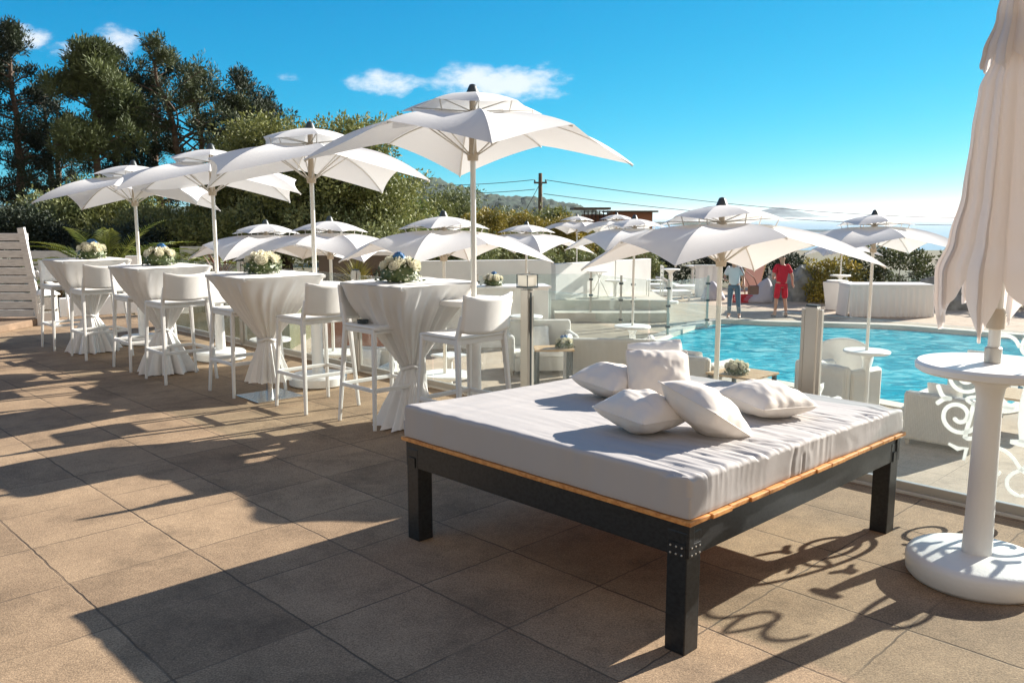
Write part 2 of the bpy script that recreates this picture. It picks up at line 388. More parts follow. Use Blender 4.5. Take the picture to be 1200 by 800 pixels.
# ------------------------------------------------------------------ mesh builder
class MB:
    def __init__(s):
        s.v, s.f = [], []

    def add(s, vs, fs, mx=None):
        k = len(s.v)
        s.v += [tuple(mx @ Vector(v)) if mx else tuple(v) for v in vs]
        s.f += [tuple(i + k for i in f) for f in fs]
        return s

    def box(s, c, sz, mx=None):
        x, y, z = sz[0] / 2, sz[1] / 2, sz[2] / 2
        vs = [(c[0] + i * x, c[1] + j * y, c[2] + k * z) for i in (-1, 1) for j in (-1, 1) for k in (-1, 1)]
        return s.add(vs, [(0, 1, 3, 2), (4, 6, 7, 5), (0, 4, 5, 1), (2, 3, 7, 6), (0, 2, 6, 4), (1, 5, 7, 3)], mx)

    def bar(s, p0, p1, w0, w1=None, d0=None, d1=None, side=(1, 0, 0)):
        """square bar between two points; side gives the width direction"""
        w1 = w0 if w1 is None else w1
        d0 = w0 if d0 is None else d0
        d1 = w1 if d1 is None else d1
        p0, p1 = Vector(p0), Vector(p1)
        ax = (p1 - p0).normalized()
        sd = Vector(side)
        sd = (sd - ax * sd.dot(ax)).normalized()
        up = ax.cross(sd)
        vs = []
        for p, w, d in ((p0, w0, d0), (p1, w1, d1)):
            for a, b in ((-1, -1), (1, -1), (1, 1), (-1, 1)):
                vs.append(p + sd * (a * w / 2) + up * (b * d / 2))
        return s.add(vs, [(3, 2, 1, 0), (4, 5, 6, 7), (0, 1, 5, 4), (1, 2, 6, 5), (2, 3, 7, 6), (3, 0, 4, 7)])

    def tube(s, pts, r, n=8, caps=True):
        pts = [Vector(p) for p in pts]
        rs = r if isinstance(r, (list, tuple)) else [r] * len(pts)
        vs, fs = [], []
        prev = None
        for i, p in enumerate(pts):
            a = pts[max(0, i - 1)]; b = pts[min(len(pts) - 1, i + 1)]
            ax = (b - a).normalized()
            if prev is None:
                prev = ax.orthogonal().normalized()
            prev = (prev - ax * prev.dot(ax)).normalized()
            o = ax.cross(prev)
            for k in range(n):
                t = 2 * PI * k / n
                vs.append(p + (prev * math.cos(t) + o * math.sin(t)) * rs[i])
        for i in range(len(pts) - 1):
            for k in range(n):
                fs.append((i * n + k, i * n + (k + 1) % n, (i + 1) * n + (k + 1) % n, (i + 1) * n + k))
        if caps:
            fs.append(tuple(range(n))[::-1]); fs.append(tuple((len(pts) - 1) * n + k for k in range(n)))
        return s.add(vs, fs)

    def lathe(s, prof, n=32, c=(0, 0, 0), mx=None):
        vs, fs = [], []
        for r, z in prof:
            for k in range(n):
                t = 2 * PI * k / n
                vs.append((c[0] + r * math.cos(t), c[1] + r * math.sin(t), c[2] + z))
        m = len(prof)
        for i in range(m - 1):
            for k in range(n):
                fs.append((i * n + k, i * n + (k + 1) % n, (i + 1) * n + (k + 1) % n, (i + 1) * n + k))
        fs.append(tuple(range(n))[::-1]); fs.append(tuple((m - 1) * n + k for k in range(n)))
        return s.add(vs, fs, mx)

    def grid(s, fn, nu, nv, wrap=False):
        k = len(s.v)
        for i in range(nu + 1):
            for j in range(nv if wrap else nv + 1):
                s.v.append(tuple(fn(i / nu, j / nv)))
        W = nv if wrap else nv + 1
        for i in range(nu):
            for j in range(nv):
                j2 = (j + 1) % nv if wrap else j + 1
                s.f.append((k + i * W + j, k + i * W + j2, k + (i + 1) * W + j2, k + (i + 1) * W + j))
        return s

    def prism(s, poly, z0, z1):
        n = len(poly)
        vs = [(p[0], p[1], z0) for p in poly] + [(p[0], p[1], z1) for p in poly]
        fs = [tuple(range(n))[::-1], tuple(range(n, 2 * n))] + [(i, (i + 1) % n, (i + 1) % n + n, i + n) for i in range(n)]
        return s.add(vs, fs)

    def build(s, name, m, parent=None, smooth=False, bevel=0, solid=0, sharp=None):
        me = bpy.data.meshes.new(name)
        me.from_pydata(s.v, [], s.f)
        me.materials.append(m)
        o = bpy.data.objects.new(name, me)
        C.objects.link(o)
        if smooth:
            me.polygons.foreach_set('use_smooth', [True] * len(me.polygons))
            if sharp:
                me.set_sharp_from_angle(angle=math.radians(sharp))
        me.update()
        if parent:
            o.parent = parent
        if solid:
            md = o.modifiers.new('s', 'SOLIDIFY'); md.thickness = solid; md.offset = 0
        if bevel:
            md = o.modifiers.new('b', 'BEVEL'); md.width = bevel; md.segments = 2; md.limit_method = 'ANGLE'
            md.harden_normals = False
        return o


def tag(o, label=None, cat=None, group=None, kind=None):
    if label: o['label'] = label
    if cat: o['category'] = cat
    if group: o['group'] = group
    if kind: o['kind'] = kind
    return o


def empty(name, loc=(0, 0, 0), rz=0, label=None, cat=None, group=None):
    o = bpy.data.objects.new(name, None)
    C.objects.link(o)
    o.location = loc
    o.rotation_euler = (0, 0, rz)
    o.empty_display_size = 0.1
    return tag(o, label, cat, group)


KIDS = {}


def copy_tree(o, parent=None):
    c = o.copy()
    C.objects.link(c)
    c.parent = parent
    for ch in list(o.children):
        copy_tree(ch, c)
    return c


def structure(o):
    return tag(o, kind='structure')


def ang(v):
    return math.atan2(v[1], v[0])


# ------------------------------------------------------------------ ground, terrace, pool
pool_pts = [at(*p, DECK) for p in ((752, 410), (775, 397), (805, 385), (845, 375.5), (900, 377.5), (960, 379), (1050, 382),
                                   (1130, 388), (1240, 396))]
pool_pts += [Vector(p) for p in ((15.5, 17.5, DECK), (12, 16.6, DECK), (9.3, 15.2, DECK), (8.1, 13.2, DECK), (7.1, 12.1, DECK), (6.1, 12.0, DECK),
                                 (5.2, 13.2, DECK), (3.9, 15.0, DECK))]


def smooth_loop(pts, n=4):
    out = []
    m = len(pts)
    for i in range(m):
        p0, p1, p2, p3 = pts[i - 1], pts[i], pts[(i + 1) % m], pts[(i + 2) % m]
        for k in range(n):
            t = k / n
            out.append(0.5 * ((2 * p1) + (p2 - p0) * t + (2 * p0 - 5 * p1 + 4 * p2 - p3) * t * t + (3 * p1 - p0 - 3 * p2 + p3) * t ** 3))
    return out


pool = smooth_loop(pool_pts)


def loop_offset(loop, d):
    c = sum(loop, Vector()) / len(loop)
    out = []
    m = len(loop)
    for i in range(m):
        t = (loop[(i + 1) % m] - loop[i - 1]).normalized()
        nrm = Vector((t.y, -t.x, 0))
        if nrm.dot(loop[i] - c) < 0:
            nrm = -nrm
        out.append(loop[i] + nrm * d)
    return out


def sheet(name, outer, holes, z, m):
    polys = [[Vector((p[0], p[1], 0)) for p in outer]] + [[Vector((p[0], p[1], 0)) for p in h] for h in holes]
    tris = tessellate_polygon(polys)
    vs = [(p.x, p.y, z) for pl in polys for p in pl]
    fs = []
    for t in tris:
        a, b, c = (Vector(vs[i]) for i in t)
        fs.append(tuple(t) if (b - a).cross(c - a).z > 0 else tuple(t)[::-1])
    mb = MB(); mb.add(vs, fs)
    return structure(mb.build(name, m))


pool_out = loop_offset(pool, 0.32)
sheet('ground', [(-3000, -3000), (75, -3000), (75, 72), (-3000, 72)], [pool], DECK - 0.10, M['ground'])
sheet('pool_deck', [(-12, -8), (34, -8), (34, 33), (-12, 33)], [pool_out], DECK, M['deck'])
# coping ring slightly proud of the deck, basin, water
mb = MB()
n = len(pool)
vs = [(*p.xy, DECK + 0.02) for p in pool] + [(*p.xy, DECK + 0.02) for p in pool_out] + [(*p.xy, DECK - 0.14) for p in pool] + \
     [(*p.xy, DECK - 0.05) for p in pool_out]
fs = []
for i in range(n):
    j = (i + 1) % n
    fs += [(i, j, j + n, i + n), (i + 2 * n, j + 2 * n, j, i), (i + n, j + n, j + 3 * n, i + 3 * n)]
mb.add(vs, fs)
structure(mb.build('pool_coping', M['coping']))
mb = MB()
mb.add([(*p.xy, DECK - 0.14) for p in pool] + [(*p.xy, DECK - 0.65) for p in pool],
       [(i, (i + 1) % n, (i + 1) % n + n, i + n) for i in range(n)])
fl = tessellate_polygon([[Vector((p.x, p.y, 0)) for p in pool]])
mb.add([(*p.xy, DECK - 0.65) for p in pool], [tuple(t) for t in fl])
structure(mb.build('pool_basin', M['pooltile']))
sheet('pool_water', [tuple(p.xy) for p in pool], [], DECK - 0.09, M['water'])

# upper terrace: its edge runs just outside the glass fence, along the paving
F0 = at(985, 560) + B * 0.0


def fence_pt(s, off=0.0):
    """s metres along the fence from the right, off metres out over the lower deck"""
    return Vector((2.03, 5.08, 0)) + A * s + B * off


e0, e1 = fence_pt(-9, 0.14), fence_pt(10.6, 0.14)
ter = [(-22, -6), (e0.x, -6), (e0.x, e0.y), (e1.x, e1.y), (-7.2, 15.2), (-22, 15.2)]
mb = MB().prism(ter, DECK - 0.05, 0.0)
structure(mb.build('terrace', M['terrace']))
# pale kerb strip under the fence
mb = MB()
for k in range(16):
    a = fence_pt(-8 + k * 1.15, 0.03); b = fence_pt(-8 + k * 1.15 + 1.145, 0.03)
    mb.bar((*a.xy, 0.009), (*b.xy, 0.009), 0.11, d0=0.02, d1=0.02, side=B)
structure(mb.build('kerb_strip', M['coping'], bevel=0.004))
# garden ground behind the terrace on the left
mb = MB().prism([(-40, 15.2), (-7.2, 15.2), (-4.6, 17.5), (-4.6, 60), (-40, 60)], DECK - 0.06, -0.12)
structure(mb.build('garden', M['ground']))
mb = MB().prism([(-40, -6), (-22, -6), (-22, 15.2), (-40, 15.2)], DECK - 0.06, -0.13)
structure(mb.build('side_ground', M['ground']))
# hills and sea
def ridge(name, x0, x1, y, depth, hf, m, nx=520, ny=40):
    def fn(u, v):
        x = x0 + (x1 - x0) * v
        yy = y + depth * u
        h = hf(x) * math.sin(PI * min(1, u * 1.0)) + (noise.fractal(Vector((x * 0.02, yy * 0.02, 0)), 1, 2, 5) * hf(x) * 0.13)
        h += (abs(noise.noise(Vector((x * 0.22, yy * 0.2, 3)))) * 3.2 + abs(noise.noise(Vector((x * 0.6, yy * 0.5, 9)))) * 1.2) * (0.1 if hf(x) < 4 or yy > 2000 else 1)
        return (x, yy, DECK - 1 + max(-1, h) * (1 if 0 < u < 1 else 0))
    return structure(MB().grid(fn, ny, nx).build(name, m, smooth=True))


def slope(u, v):
    """land beyond the pool: climbs to the left, drops to the sea on the right"""
    x, y = -700 + 1500 * v, 70 + 330 * u
    k = 1 / (1 + math.exp((x - 10 - y * 0.03) / 14))
    h = (DECK - 0.1) + (k * 2.5 - (1 - k) * 52) * min(1, u * 2.2) ** 1.2 - k * 3 * u
    h += noise.noise(Vector((x * .05, y * .05, 1))) * 1.5 * u
    return (x, y, h)


structure(MB().grid(slope, 40, 150).build('hillside', M['hill'], smooth=True))


def hill_h(x):
    # wooded summit left of the parasol pole, then a low shoulder that dies out on the right
    f = 1 / (1 + math.exp((x - 42) / 7))
    return (7 + 12 * math.exp(-((x + 48) / 26) ** 2) + 5 * math.exp(-((x + 5) / 60) ** 2)) * f


ridge('hills', -420, 110, 360, 160, hill_h, M['hill'])
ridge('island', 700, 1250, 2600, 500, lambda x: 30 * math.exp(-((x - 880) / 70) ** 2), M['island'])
sheet('sea', [(-6900, -3900), (8900, -3900), (8900, 10900), (-6900, 10900)], [], -46, M['sea'])


# ------------------------------------------------------------------ parasols with a table round the pole
def canopy_z(r):
    return -0.195 * r ** 2.6


def make_canopy(Rc=1.25, Rm=0.90, r0=0.06):
    ribs = [(k * PI / 4, Rc if k % 2 == 0 else Rm) for k in range(8)]
    mb = MB()
    NS, NT = 12, 22
    for k in range(8):
        a0, R0 = ribs[k]
        a1, R1 = ribs[(k + 1) % 8]
        if k == 7: a1 += 2 * PI

        def fn(u, v):
            t = r0 + (1 - r0) * u
            ca = Vector((math.cos(a0) * R0 * t, math.sin(a0) * R0 * t, canopy_z(R0 * t) - (0.008 * t ** 6 if R0 > 1 else 0)))
            cb = Vector((math.cos(a1) * R1 * t, math.sin(a1) * R1 * t, canopy_z(R1 * t) - (0.008 * t ** 6 if R1 > 1 else 0)))
            p = ca.lerp(cb, v)
            b = 4 * v * (1 - v)
            rr = 1 - 0.045 * b * t ** 3         # edge cut in between the ribs
            p.x *= rr; p.y *= rr
            p.z += -0.035 * b * (t * (1 - t)) * 3 + 0.012 * b * t ** 4
            return p
        mb.grid(fn, NT, NS)
    return mb, ribs


def edge_point(ribs, k, v, Rfac=1.0):
    pass


def make_parasol():
    """parasol 2.5 m high whose pole passes through a white pedestal table"""
    root = empty('parasol')
    MB().lathe([(0.02, 0), (0.25, 0.0), (0.27, 0.015), (0.272, 0.085), (0.255, 0.105), (0.06, 0.115), (0.02, 0.115)], 48).build('base', M['polye'], root, True, sharp=40)
    MB().lathe([(0.055, 0.10), (0.053, 0.5), (0.05, 0.80), (0.056, 0.86), (0.09, 0.90), (0.16, 0.925), (0.2, 0.93)], 32).build('column', M['polye'], root, True, sharp=50)
    MB().lathe([(0.1, 0.925), (0.285, 0.93), (0.297, 0.94), (0.298, 0.962), (0.288, 0.972), (0.03, 0.974)], 56).build('table_top', M['polye'], root, True, sharp=40)
    p = MB().tube([(0, 0, 0), (0, 0, 1.0)], 0.021, 16).build('pole', M['pole'], root, True, sharp=40)
    p.location.z = 0.974
    # everything above is placed relative to the canopy crown
    up = []
    cm, ribs = make_canopy()
    up.append(cm.build('canopy', M['canopy'], root, True, sharp=14))
    hub = MB().lathe([(0.022, -0.34), (0.04, -0.34), (0.045, -0.29), (0.03, -0.27), (0.024, -0.1), (0.045, -0.06), (0.05, 0.0), (0.03, 0.02)], 20)
    up.append(hub.build('hub', M['hub'], root, True, sharp=40))
    for k, (a, R) in enumerate(ribs):
        r = MB()
        pts = [(math.cos(a) * R * t, math.sin(a) * R * t, canopy_z(R * t) - 0.016 - (0.008 * t ** 6 if R > 1 else 0)) for t in [0.03 + 0.96 * i / 10 for i in range(11)]]
        r.tube(pts, 0.007, 6)
        q = 0.42
        r.tube([(0.035 * math.cos(a), 0.035 * math.sin(a), -0.30), (math.cos(a) * q, math.sin(a) * q, canopy_z(q) - 0.02)], 0.006, 6)
        up.append(r.build('rib', M['pole'], root, True))
    # small upper canopy standing on short struts
    v = MB()
    for k in range(8):
        a0, a1 = k * PI / 4, (k + 1) * PI / 4
        R0, R1 = (0.53, 0.42) if k % 2 == 0 else (0.42, 0.53)

        def fn(u, w, a0=a0, a1=a1, R0=R0, R1=R1):
            t = 0.05 + 0.95 * u
            za, zb = 0.155 - 0.42 * (R0 * t) ** 2 - 0.05 * t * R0, 0.155 - 0.42 * (R1 * t) ** 2 - 0.05 * t * R1
            p = Vector((math.cos(a0) * R0 * t, math.sin(a0) * R0 * t, za)).lerp(Vector((math.cos(a1) * R1 * t, math.sin(a1) * R1 * t, zb)), w)
            b = 4 * w * (1 - w)
            p.x *= 1 - 0.05 * b * t; p.y *= 1 - 0.05 * b * t
            return p
        v.grid(fn, 8, 6)
    up.append(v.build('vent_canopy', M['canopy'], root, True, sharp=14))
    st = MB()
    for k in range(8):
        a = k * PI / 4
        R = 0.46 if k % 2 == 0 else 0.37
        top = 0.155 - 0.42 * R * R - 0.05 * R - 0.003
        st.tube([(math.cos(a) * R * .93, math.sin(a) * R * .93, canopy_z(R * .93) - 0.005), (math.cos(a) * R, math.sin(a) * R, top)], 0.005, 6)
        st.tube([(0.02 * math.cos(a), 0.02 * math.sin(a), 0.02), (math.cos(a) * R, math.sin(a) * R, top)], 0.005, 6)
    up.append(st.build('vent_struts', M['pole'], root, True))
    f = MB().tube([(0, 0, 0.0), (0, 0, 0.16)], 0.024, 12)
    up.append(f.build('crown_post', M['hub'], root, True, sharp=40))
    f = MB().lathe([(0.045, 0.145), (0.05, 0.15), (0.042, 0.17), (0.03, 0.20), (0.022, 0.215), (0.005, 0.22)], 20)
    up.append(f.build('finial', M['dark'], root, True, sharp=50))
    for o in up:
        o['upper'] = 1
    return root


PROTO = make_parasol()


def place_parasol(x, y, z, htop, yaw, label, group='open white parasols with pole tables', first=[True], tilt=2.0):
    """htop: height of the finial over the floor; yaw: heading of one corner"""
    if first[0]:
        r = PROTO; first[0] = False
    else:
        r = copy_tree(PROTO)
    r.location = (x, y, z); r.rotation_euler = (0, 0, yaw)
    crown = htop - 0.22
    for ch in list(r.children):
        if 'upper' in ch.keys() and ch['upper']:
            ch.location.z = crown
            ch.rotation_euler = Matrix.Rotation(-math.radians(tilt), 3, Vector((math.cos(yaw), -math.sin(yaw), 0))).to_euler()
        if ch.name.startswith('pole'):
            ch.scale.z = crown + 0.02 - 0.974
    tag(r, label, 'parasol', group)
    return r


def par_at(px, Y, pz, zf, htop_world, yaw_deg, label, **k):
    """parasol whose finial is seen above px, Y metres away, standing on height zf"""
    depth = Y * cp + (CAM_H - pz) * sp
    x = (px - 600) / F * depth
    return place_parasol(x, Y, zf, htop_world - zf, math.radians(yaw_deg), label, **k)


# on the terrace, right to left
par_at(554, 6.55, 2.2, 0, 2.57, -82, 'largest open white parasol on the terrace, dark cap, behind the nearest draped bar table', group='open parasols along the terrace')
par_at(364, 8.05, 2.2, 0, 2.46, -113, 'second nearest open white parasol on the terrace, behind the table with all-white roses', group='open parasols along the terrace')
par_at(248, 9.5, 2.1, 0, 2.38, -117, 'open white parasol on the terrace, between the second nearest and the farthest one', group='open parasols along the terrace')
par_at(157, 10.7, 2.0, 0, 2.28, -125, 'farthest open white parasol of the terrace row, nearest the white slatted screen', group='open parasols along the terrace')
# on the pool deck
LG = 'open parasols on the pool deck'
par_at(843, 7.0, 1.0, DECK, 1.75, -118, 'large open white parasol right behind the glass fence above the bed pillows', group=LG, tilt=4.5)
par_at(1020, 11.3, 0.6, DECK, 1.68, -45, 'open white parasol at the right of the pool deck, in front of the hedge', group=LG)
par_at(520, 9.6, 1.2, DECK, 1.66, -100, 'open white parasol on the lower deck behind the largest terrace parasol pole', group=LG)
par_at(387, 11.2, 1.2, DECK, 1.60, -60, 'open white parasol on the lower deck, second from the left', group=LG)
par_at(312, 12.4, 1.2, DECK, 1.55, -100, 'leftmost open white parasol on the lower deck, over the red spiky plant', group=LG)
par_at(617, 15.3, 1.0, DECK, 1.51, -80, 'open white parasol on the lower deck behind the square lamp on the fence', group=LG)
par_at(743, 13.9, 1.0, DECK, 1.62, -118, 'open white parasol standing on the deck at the left end of the pool', group=LG)
par_at(676, 25.5, 1.0, DECK, 1.66, -80, 'small distant open white parasol, left one of the far pair before the white wall', group=LG)
par_at(722, 24.0, 1.0, DECK, 1.70, -70, 'small distant open white parasol, right one of the far pair before the white wall', group=LG)
par_at(986, 26.0, 0.3, DECK, 0.98, -45, 'far open white parasol rising behind the white planter tub', group=LG)


# ------------------------------------------------------------------ closed parasol at the right
def closed_parasol(x, y):
    root = empty('closed_parasol', (x, y, 0), 0, 'furled off-white parasol through a round white pedestal table, at the right edge', 'parasol')
    MB().lathe([(0.02, 0), (0.265, 0.0), (0.283, 0.02), (0.288, 0.085), (0.278, 0.105), (0.25, 0.115), (0.06, 0.125), (0.02, 0.125)], 72).build('base', M['polye'], root, True, sharp=50)
    MB().lathe([(0.062, 0.11), (0.056, 0.4), (0.052, 0.82), (0.06, 0.87), (0.1, 0.905), (0.17, 0.925), (0.2, 0.93)], 48).build('column', M['polye'], root, True, sharp=60)
    MB().lathe([(0.1, 0.925), (0.285, 0.93), (0.300, 0.94), (0.302, 0.962), (0.292, 0.974), (0.03, 0.976)], 72).build('table_top', M['polye'], root, True, sharp=40)
    MB().tube([(0, 0, 0.97), (0, 0, 2.85)], 0.024, 20).build('pole', M['pole'], root, True, sharp=40)
    MB().lathe([(0.03, 0.976), (0.034, 0.978), (0.034, 1.04), (0.028, 1.045)], 24).build('collar', M['alu'], root, True, sharp=40)
    h = MB().lathe([(0.026, 1.12), (0.036, 1.125), (0.037, 1.19), (0.028, 1.21)], 20)
    h.build('hub', M['hub'], root, True, sharp=40)

    nf = 8

    def lerp_tab(tab, z):
        for (z0, r0), (z1, r1) in zip(tab, tab[1:]):
            if z0 >= z >= z1:
                t = (z0 - z) / (z0 - z1)
                t = t * t * (3 - 2 * t)
                return r0 + (r1 - r0) * t
        return tab[-1][1] if z < tab[-1][0] else tab[0][1]

    def layer(z_top, tab, valley, tips, amp, seed, a0):
        rnd = random.Random(seed)
        ph = [rnd.uniform(-0.12, 0.12) for _ in range(nf)]
        hv = [rnd.uniform(-0.03, 0.03) for _ in range(nf)]

        def fn(u, v):
            s = v * nf
            k = int(s) % nf
            f = s - int(s)
            w = math.sin(PI * f)
            hem = valley + (tips[k % 2] + hv[k] - valley) * w ** 0.5
            z = z_top + (hem - z_top) * u
            R = lerp_tab(tab, z)
            grow = min(1, 0.3 + 0.9 * u)
            lobe = 1 + amp * grow * (w ** 0.75 - 0.66)
            # every lobe folds over to one side, so the cloth hangs in overlapping pleats
            a = 2 * PI * (int(s) + f) / nf + a0
            a += grow * 0.34 * math.sin(2 * PI * f) * 0.5 + ph[k] * w + 0.22 * grow * w * (1 if k % 2 else 0.7)
            R *= lobe
            R *= 1 + 0.045 * grow * math.sin(6 * PI * f + k * 1.7 + 2.0 * z)
            R *= 0.80 * (1 + 0.03 * noise.noise(Vector((a * 1.5, z * 2.5, seed))))
            return (math.cos(a) * R, math.sin(a) * R, z)
        return MB().grid(fn, 70, 8 * 40, wrap=True)
    layer(2.42, [(2.5, .05), (2.25, .11), (2.12, .16), (1.95, .178), (1.70, .195), (1.50, .235), (1.36, .285), (1.25, .28), (1.08, .245), (1.0, .24)],
          1.34, (1.10, 1.22), 0.27, 4, 0.35).build('canopy', M['closed'], root, True)
    layer(2.80, [(2.8, .03), (2.6, .07), (2.4, .105), (2.26, .150), (2.21, .158), (2.17, .14), (2.1, .13)], 2.26, (2.185, 2.215), 0.26, 2, 0.1).build('vent_canopy', M['closed'], root, True)
    MB().lathe([(0.045, 2.78), (0.05, 2.8), (0.03, 2.87), (0.005, 2.89)], 20).build('finial', M['dark'], root, True)
    return root


q = at(1142, 677)
closed_parasol(q.x, q.y)


# ------------------------------------------------------------------ bar tables under tied cloths
def sq(a, h, p=9):
    c, s_ = abs(math.cos(a)), abs(math.sin(a))
    return h / ((c ** p + s_ ** p) ** (1 / p))


def tied_cloth(seed, half=0.40, zt=1.10, zk=0.42, rk=0.062, zh=0.012, rh=0.27, shift=(0, 0)):
    rnd = random.Random(seed)
    p1, p2, p3, p4 = [rnd.uniform(0, 2 * PI) for _ in range(4)]
    mb = MB()
    NA = 256

    def folds(a):
        x = 0.5 * math.sin(11 * a + p1) + 0.35 * math.sin(17 * a + p2 + 1.5 * math.sin(a * 2 + p3)) + 0.25 * math.sin(29 * a + p4)
        return x

    def top(u, v):
        a = 2 * PI * v
        r = sq(a, half) * u
        z = zt + 0.004 * noise.noise(Vector((math.cos(a) * r * 9, math.sin(a) * r * 9, seed)))
        return (r * math.cos(a), r * math.sin(a), z - 0.006 * max(0, u - 0.97) / 0.03)
    mb.grid(top, 14, NA, wrap=True)

    def side(u, v):
        a = 2 * PI * v
        r0 = sq(a, half + 0.004)
        k = u ** 0.93
        # the cloth falls straight at first then pulls in to the tie
        r = r0 + (rk - r0) * (k * (0.86 + 0.14 * k))
        corner = max(0, (r0 - half) / (half * 0.36))
        r += 0.02 * corner * math.sin(PI * min(1, u * 2.2)) if u < 0.45 else 0
        am = 0.082 * min(1, u * 3) * (1 - 0.55 * u) * (r / half) ** 0.4 + 0.012 * u
        fz = folds(a + 0.15 * math.sin(3 * u))
        r += am * (fz * 0.55 - 0.1)
        z = zt - 0.008 + (zk - zt + 0.008) * u
        z -= 0.012 * corner * (1 - u)
        return (r * math.cos(a), r * math.sin(a), z)
    mb.grid(side, 44, NA, wrap=True)

    def skirt(u, v):
        a = 2 * PI * v
        k = u ** 0.8
        r = rk + (rh - rk) * (k if u < 0.9 else k)
        r *= 1 + (0.20 + 0.12 * u) * folds(a) * min(1, 0.35 + u)
        z = zk + (zh - zk) * u
        if u > 0.86:
            z = max(zh * 0.5 + 0.004, z + 0.012 * noise.noise(Vector((a * 3, u * 4, seed))))
        k2 = u * u
        return (r * math.cos(a) + shift[0] * k2, r * math.sin(a) * 0.95 + shift[1] * k2, z)
    mb.grid(skirt, 30, NA, wrap=True)
    # the strip that ties it
    tr = []
    for i in range(25):
        a = 2 * PI * i / 24
        tr.append(((rk + 0.016) * math.cos(a), (rk + 0.016) * math.sin(a), zk + 0.012 * math.sin(3 * a)))
    mb.tube(tr, 0.014, 8, caps=False)
    return mb


def bar_table(x, y, rz, cloth_label, table_label, seed, **k):
    t = empty('bar_table', (x, y, 0), rz, table_label, 'table', 'bar tables under tied cloths')
    MB().box((0, 0, 1.078), (0.76, 0.76, 0.028)).build('table_top', M['polye'], t, bevel=0.004)
    MB().lathe([(0.03, 0.012), (0.03, 1.064)], 20).build('column', M['steel'], t, True, sharp=40)
    MB().box((0, 0, 0.007), (0.44, 0.44, 0.012)).build('base_plate', M['steel'], t, bevel=0.003)
    c = tied_cloth(seed, **k).build('tablecloth', M['cloth'], None, True, sharp=60)
    c.location = (x, y, 0); c.rotation_euler = (0, 0, rz)
    tag(c, cloth_label, 'tablecloth', 'white cloths tied round the bar tables')
    return t


RT = ang(A)
TB = [(-0.80, 6.62), (-2.17, 7.50), (-3.60, 8.75), (-5.02, 10.1)]
bar_table(*TB[0], RT + 0.02, 'white cloth of the nearest bar table, its tail trailing left behind the bed corner', 'nearest bar table, hidden under a white cloth tied low', 5, zk=0.43, rh=0.2, shift=(-0.13, 0.16))
bar_table(*TB[1], RT - 0.03, 'white cloth tied high whose hem leaves a steel base plate bare', 'bar table whose square steel base plate shows below its cloth', 8, zk=0.52, zh=0.15, rh=0.17)
bar_table(*TB[2], RT + 0.01, 'white cloth on the second farthest bar table, spreading wide on the paving', 'second farthest bar table, hidden under its white cloth', 11, zk=0.44, rh=0.26, shift=(-0.03, 0.0))
bar_table(*TB[3], RT - 0.01, 'white cloth of the farthest bar table, by the slatted screen', 'farthest bar table, hidden under its white cloth near the slatted screen', 14, zk=0.43, rh=0.27)


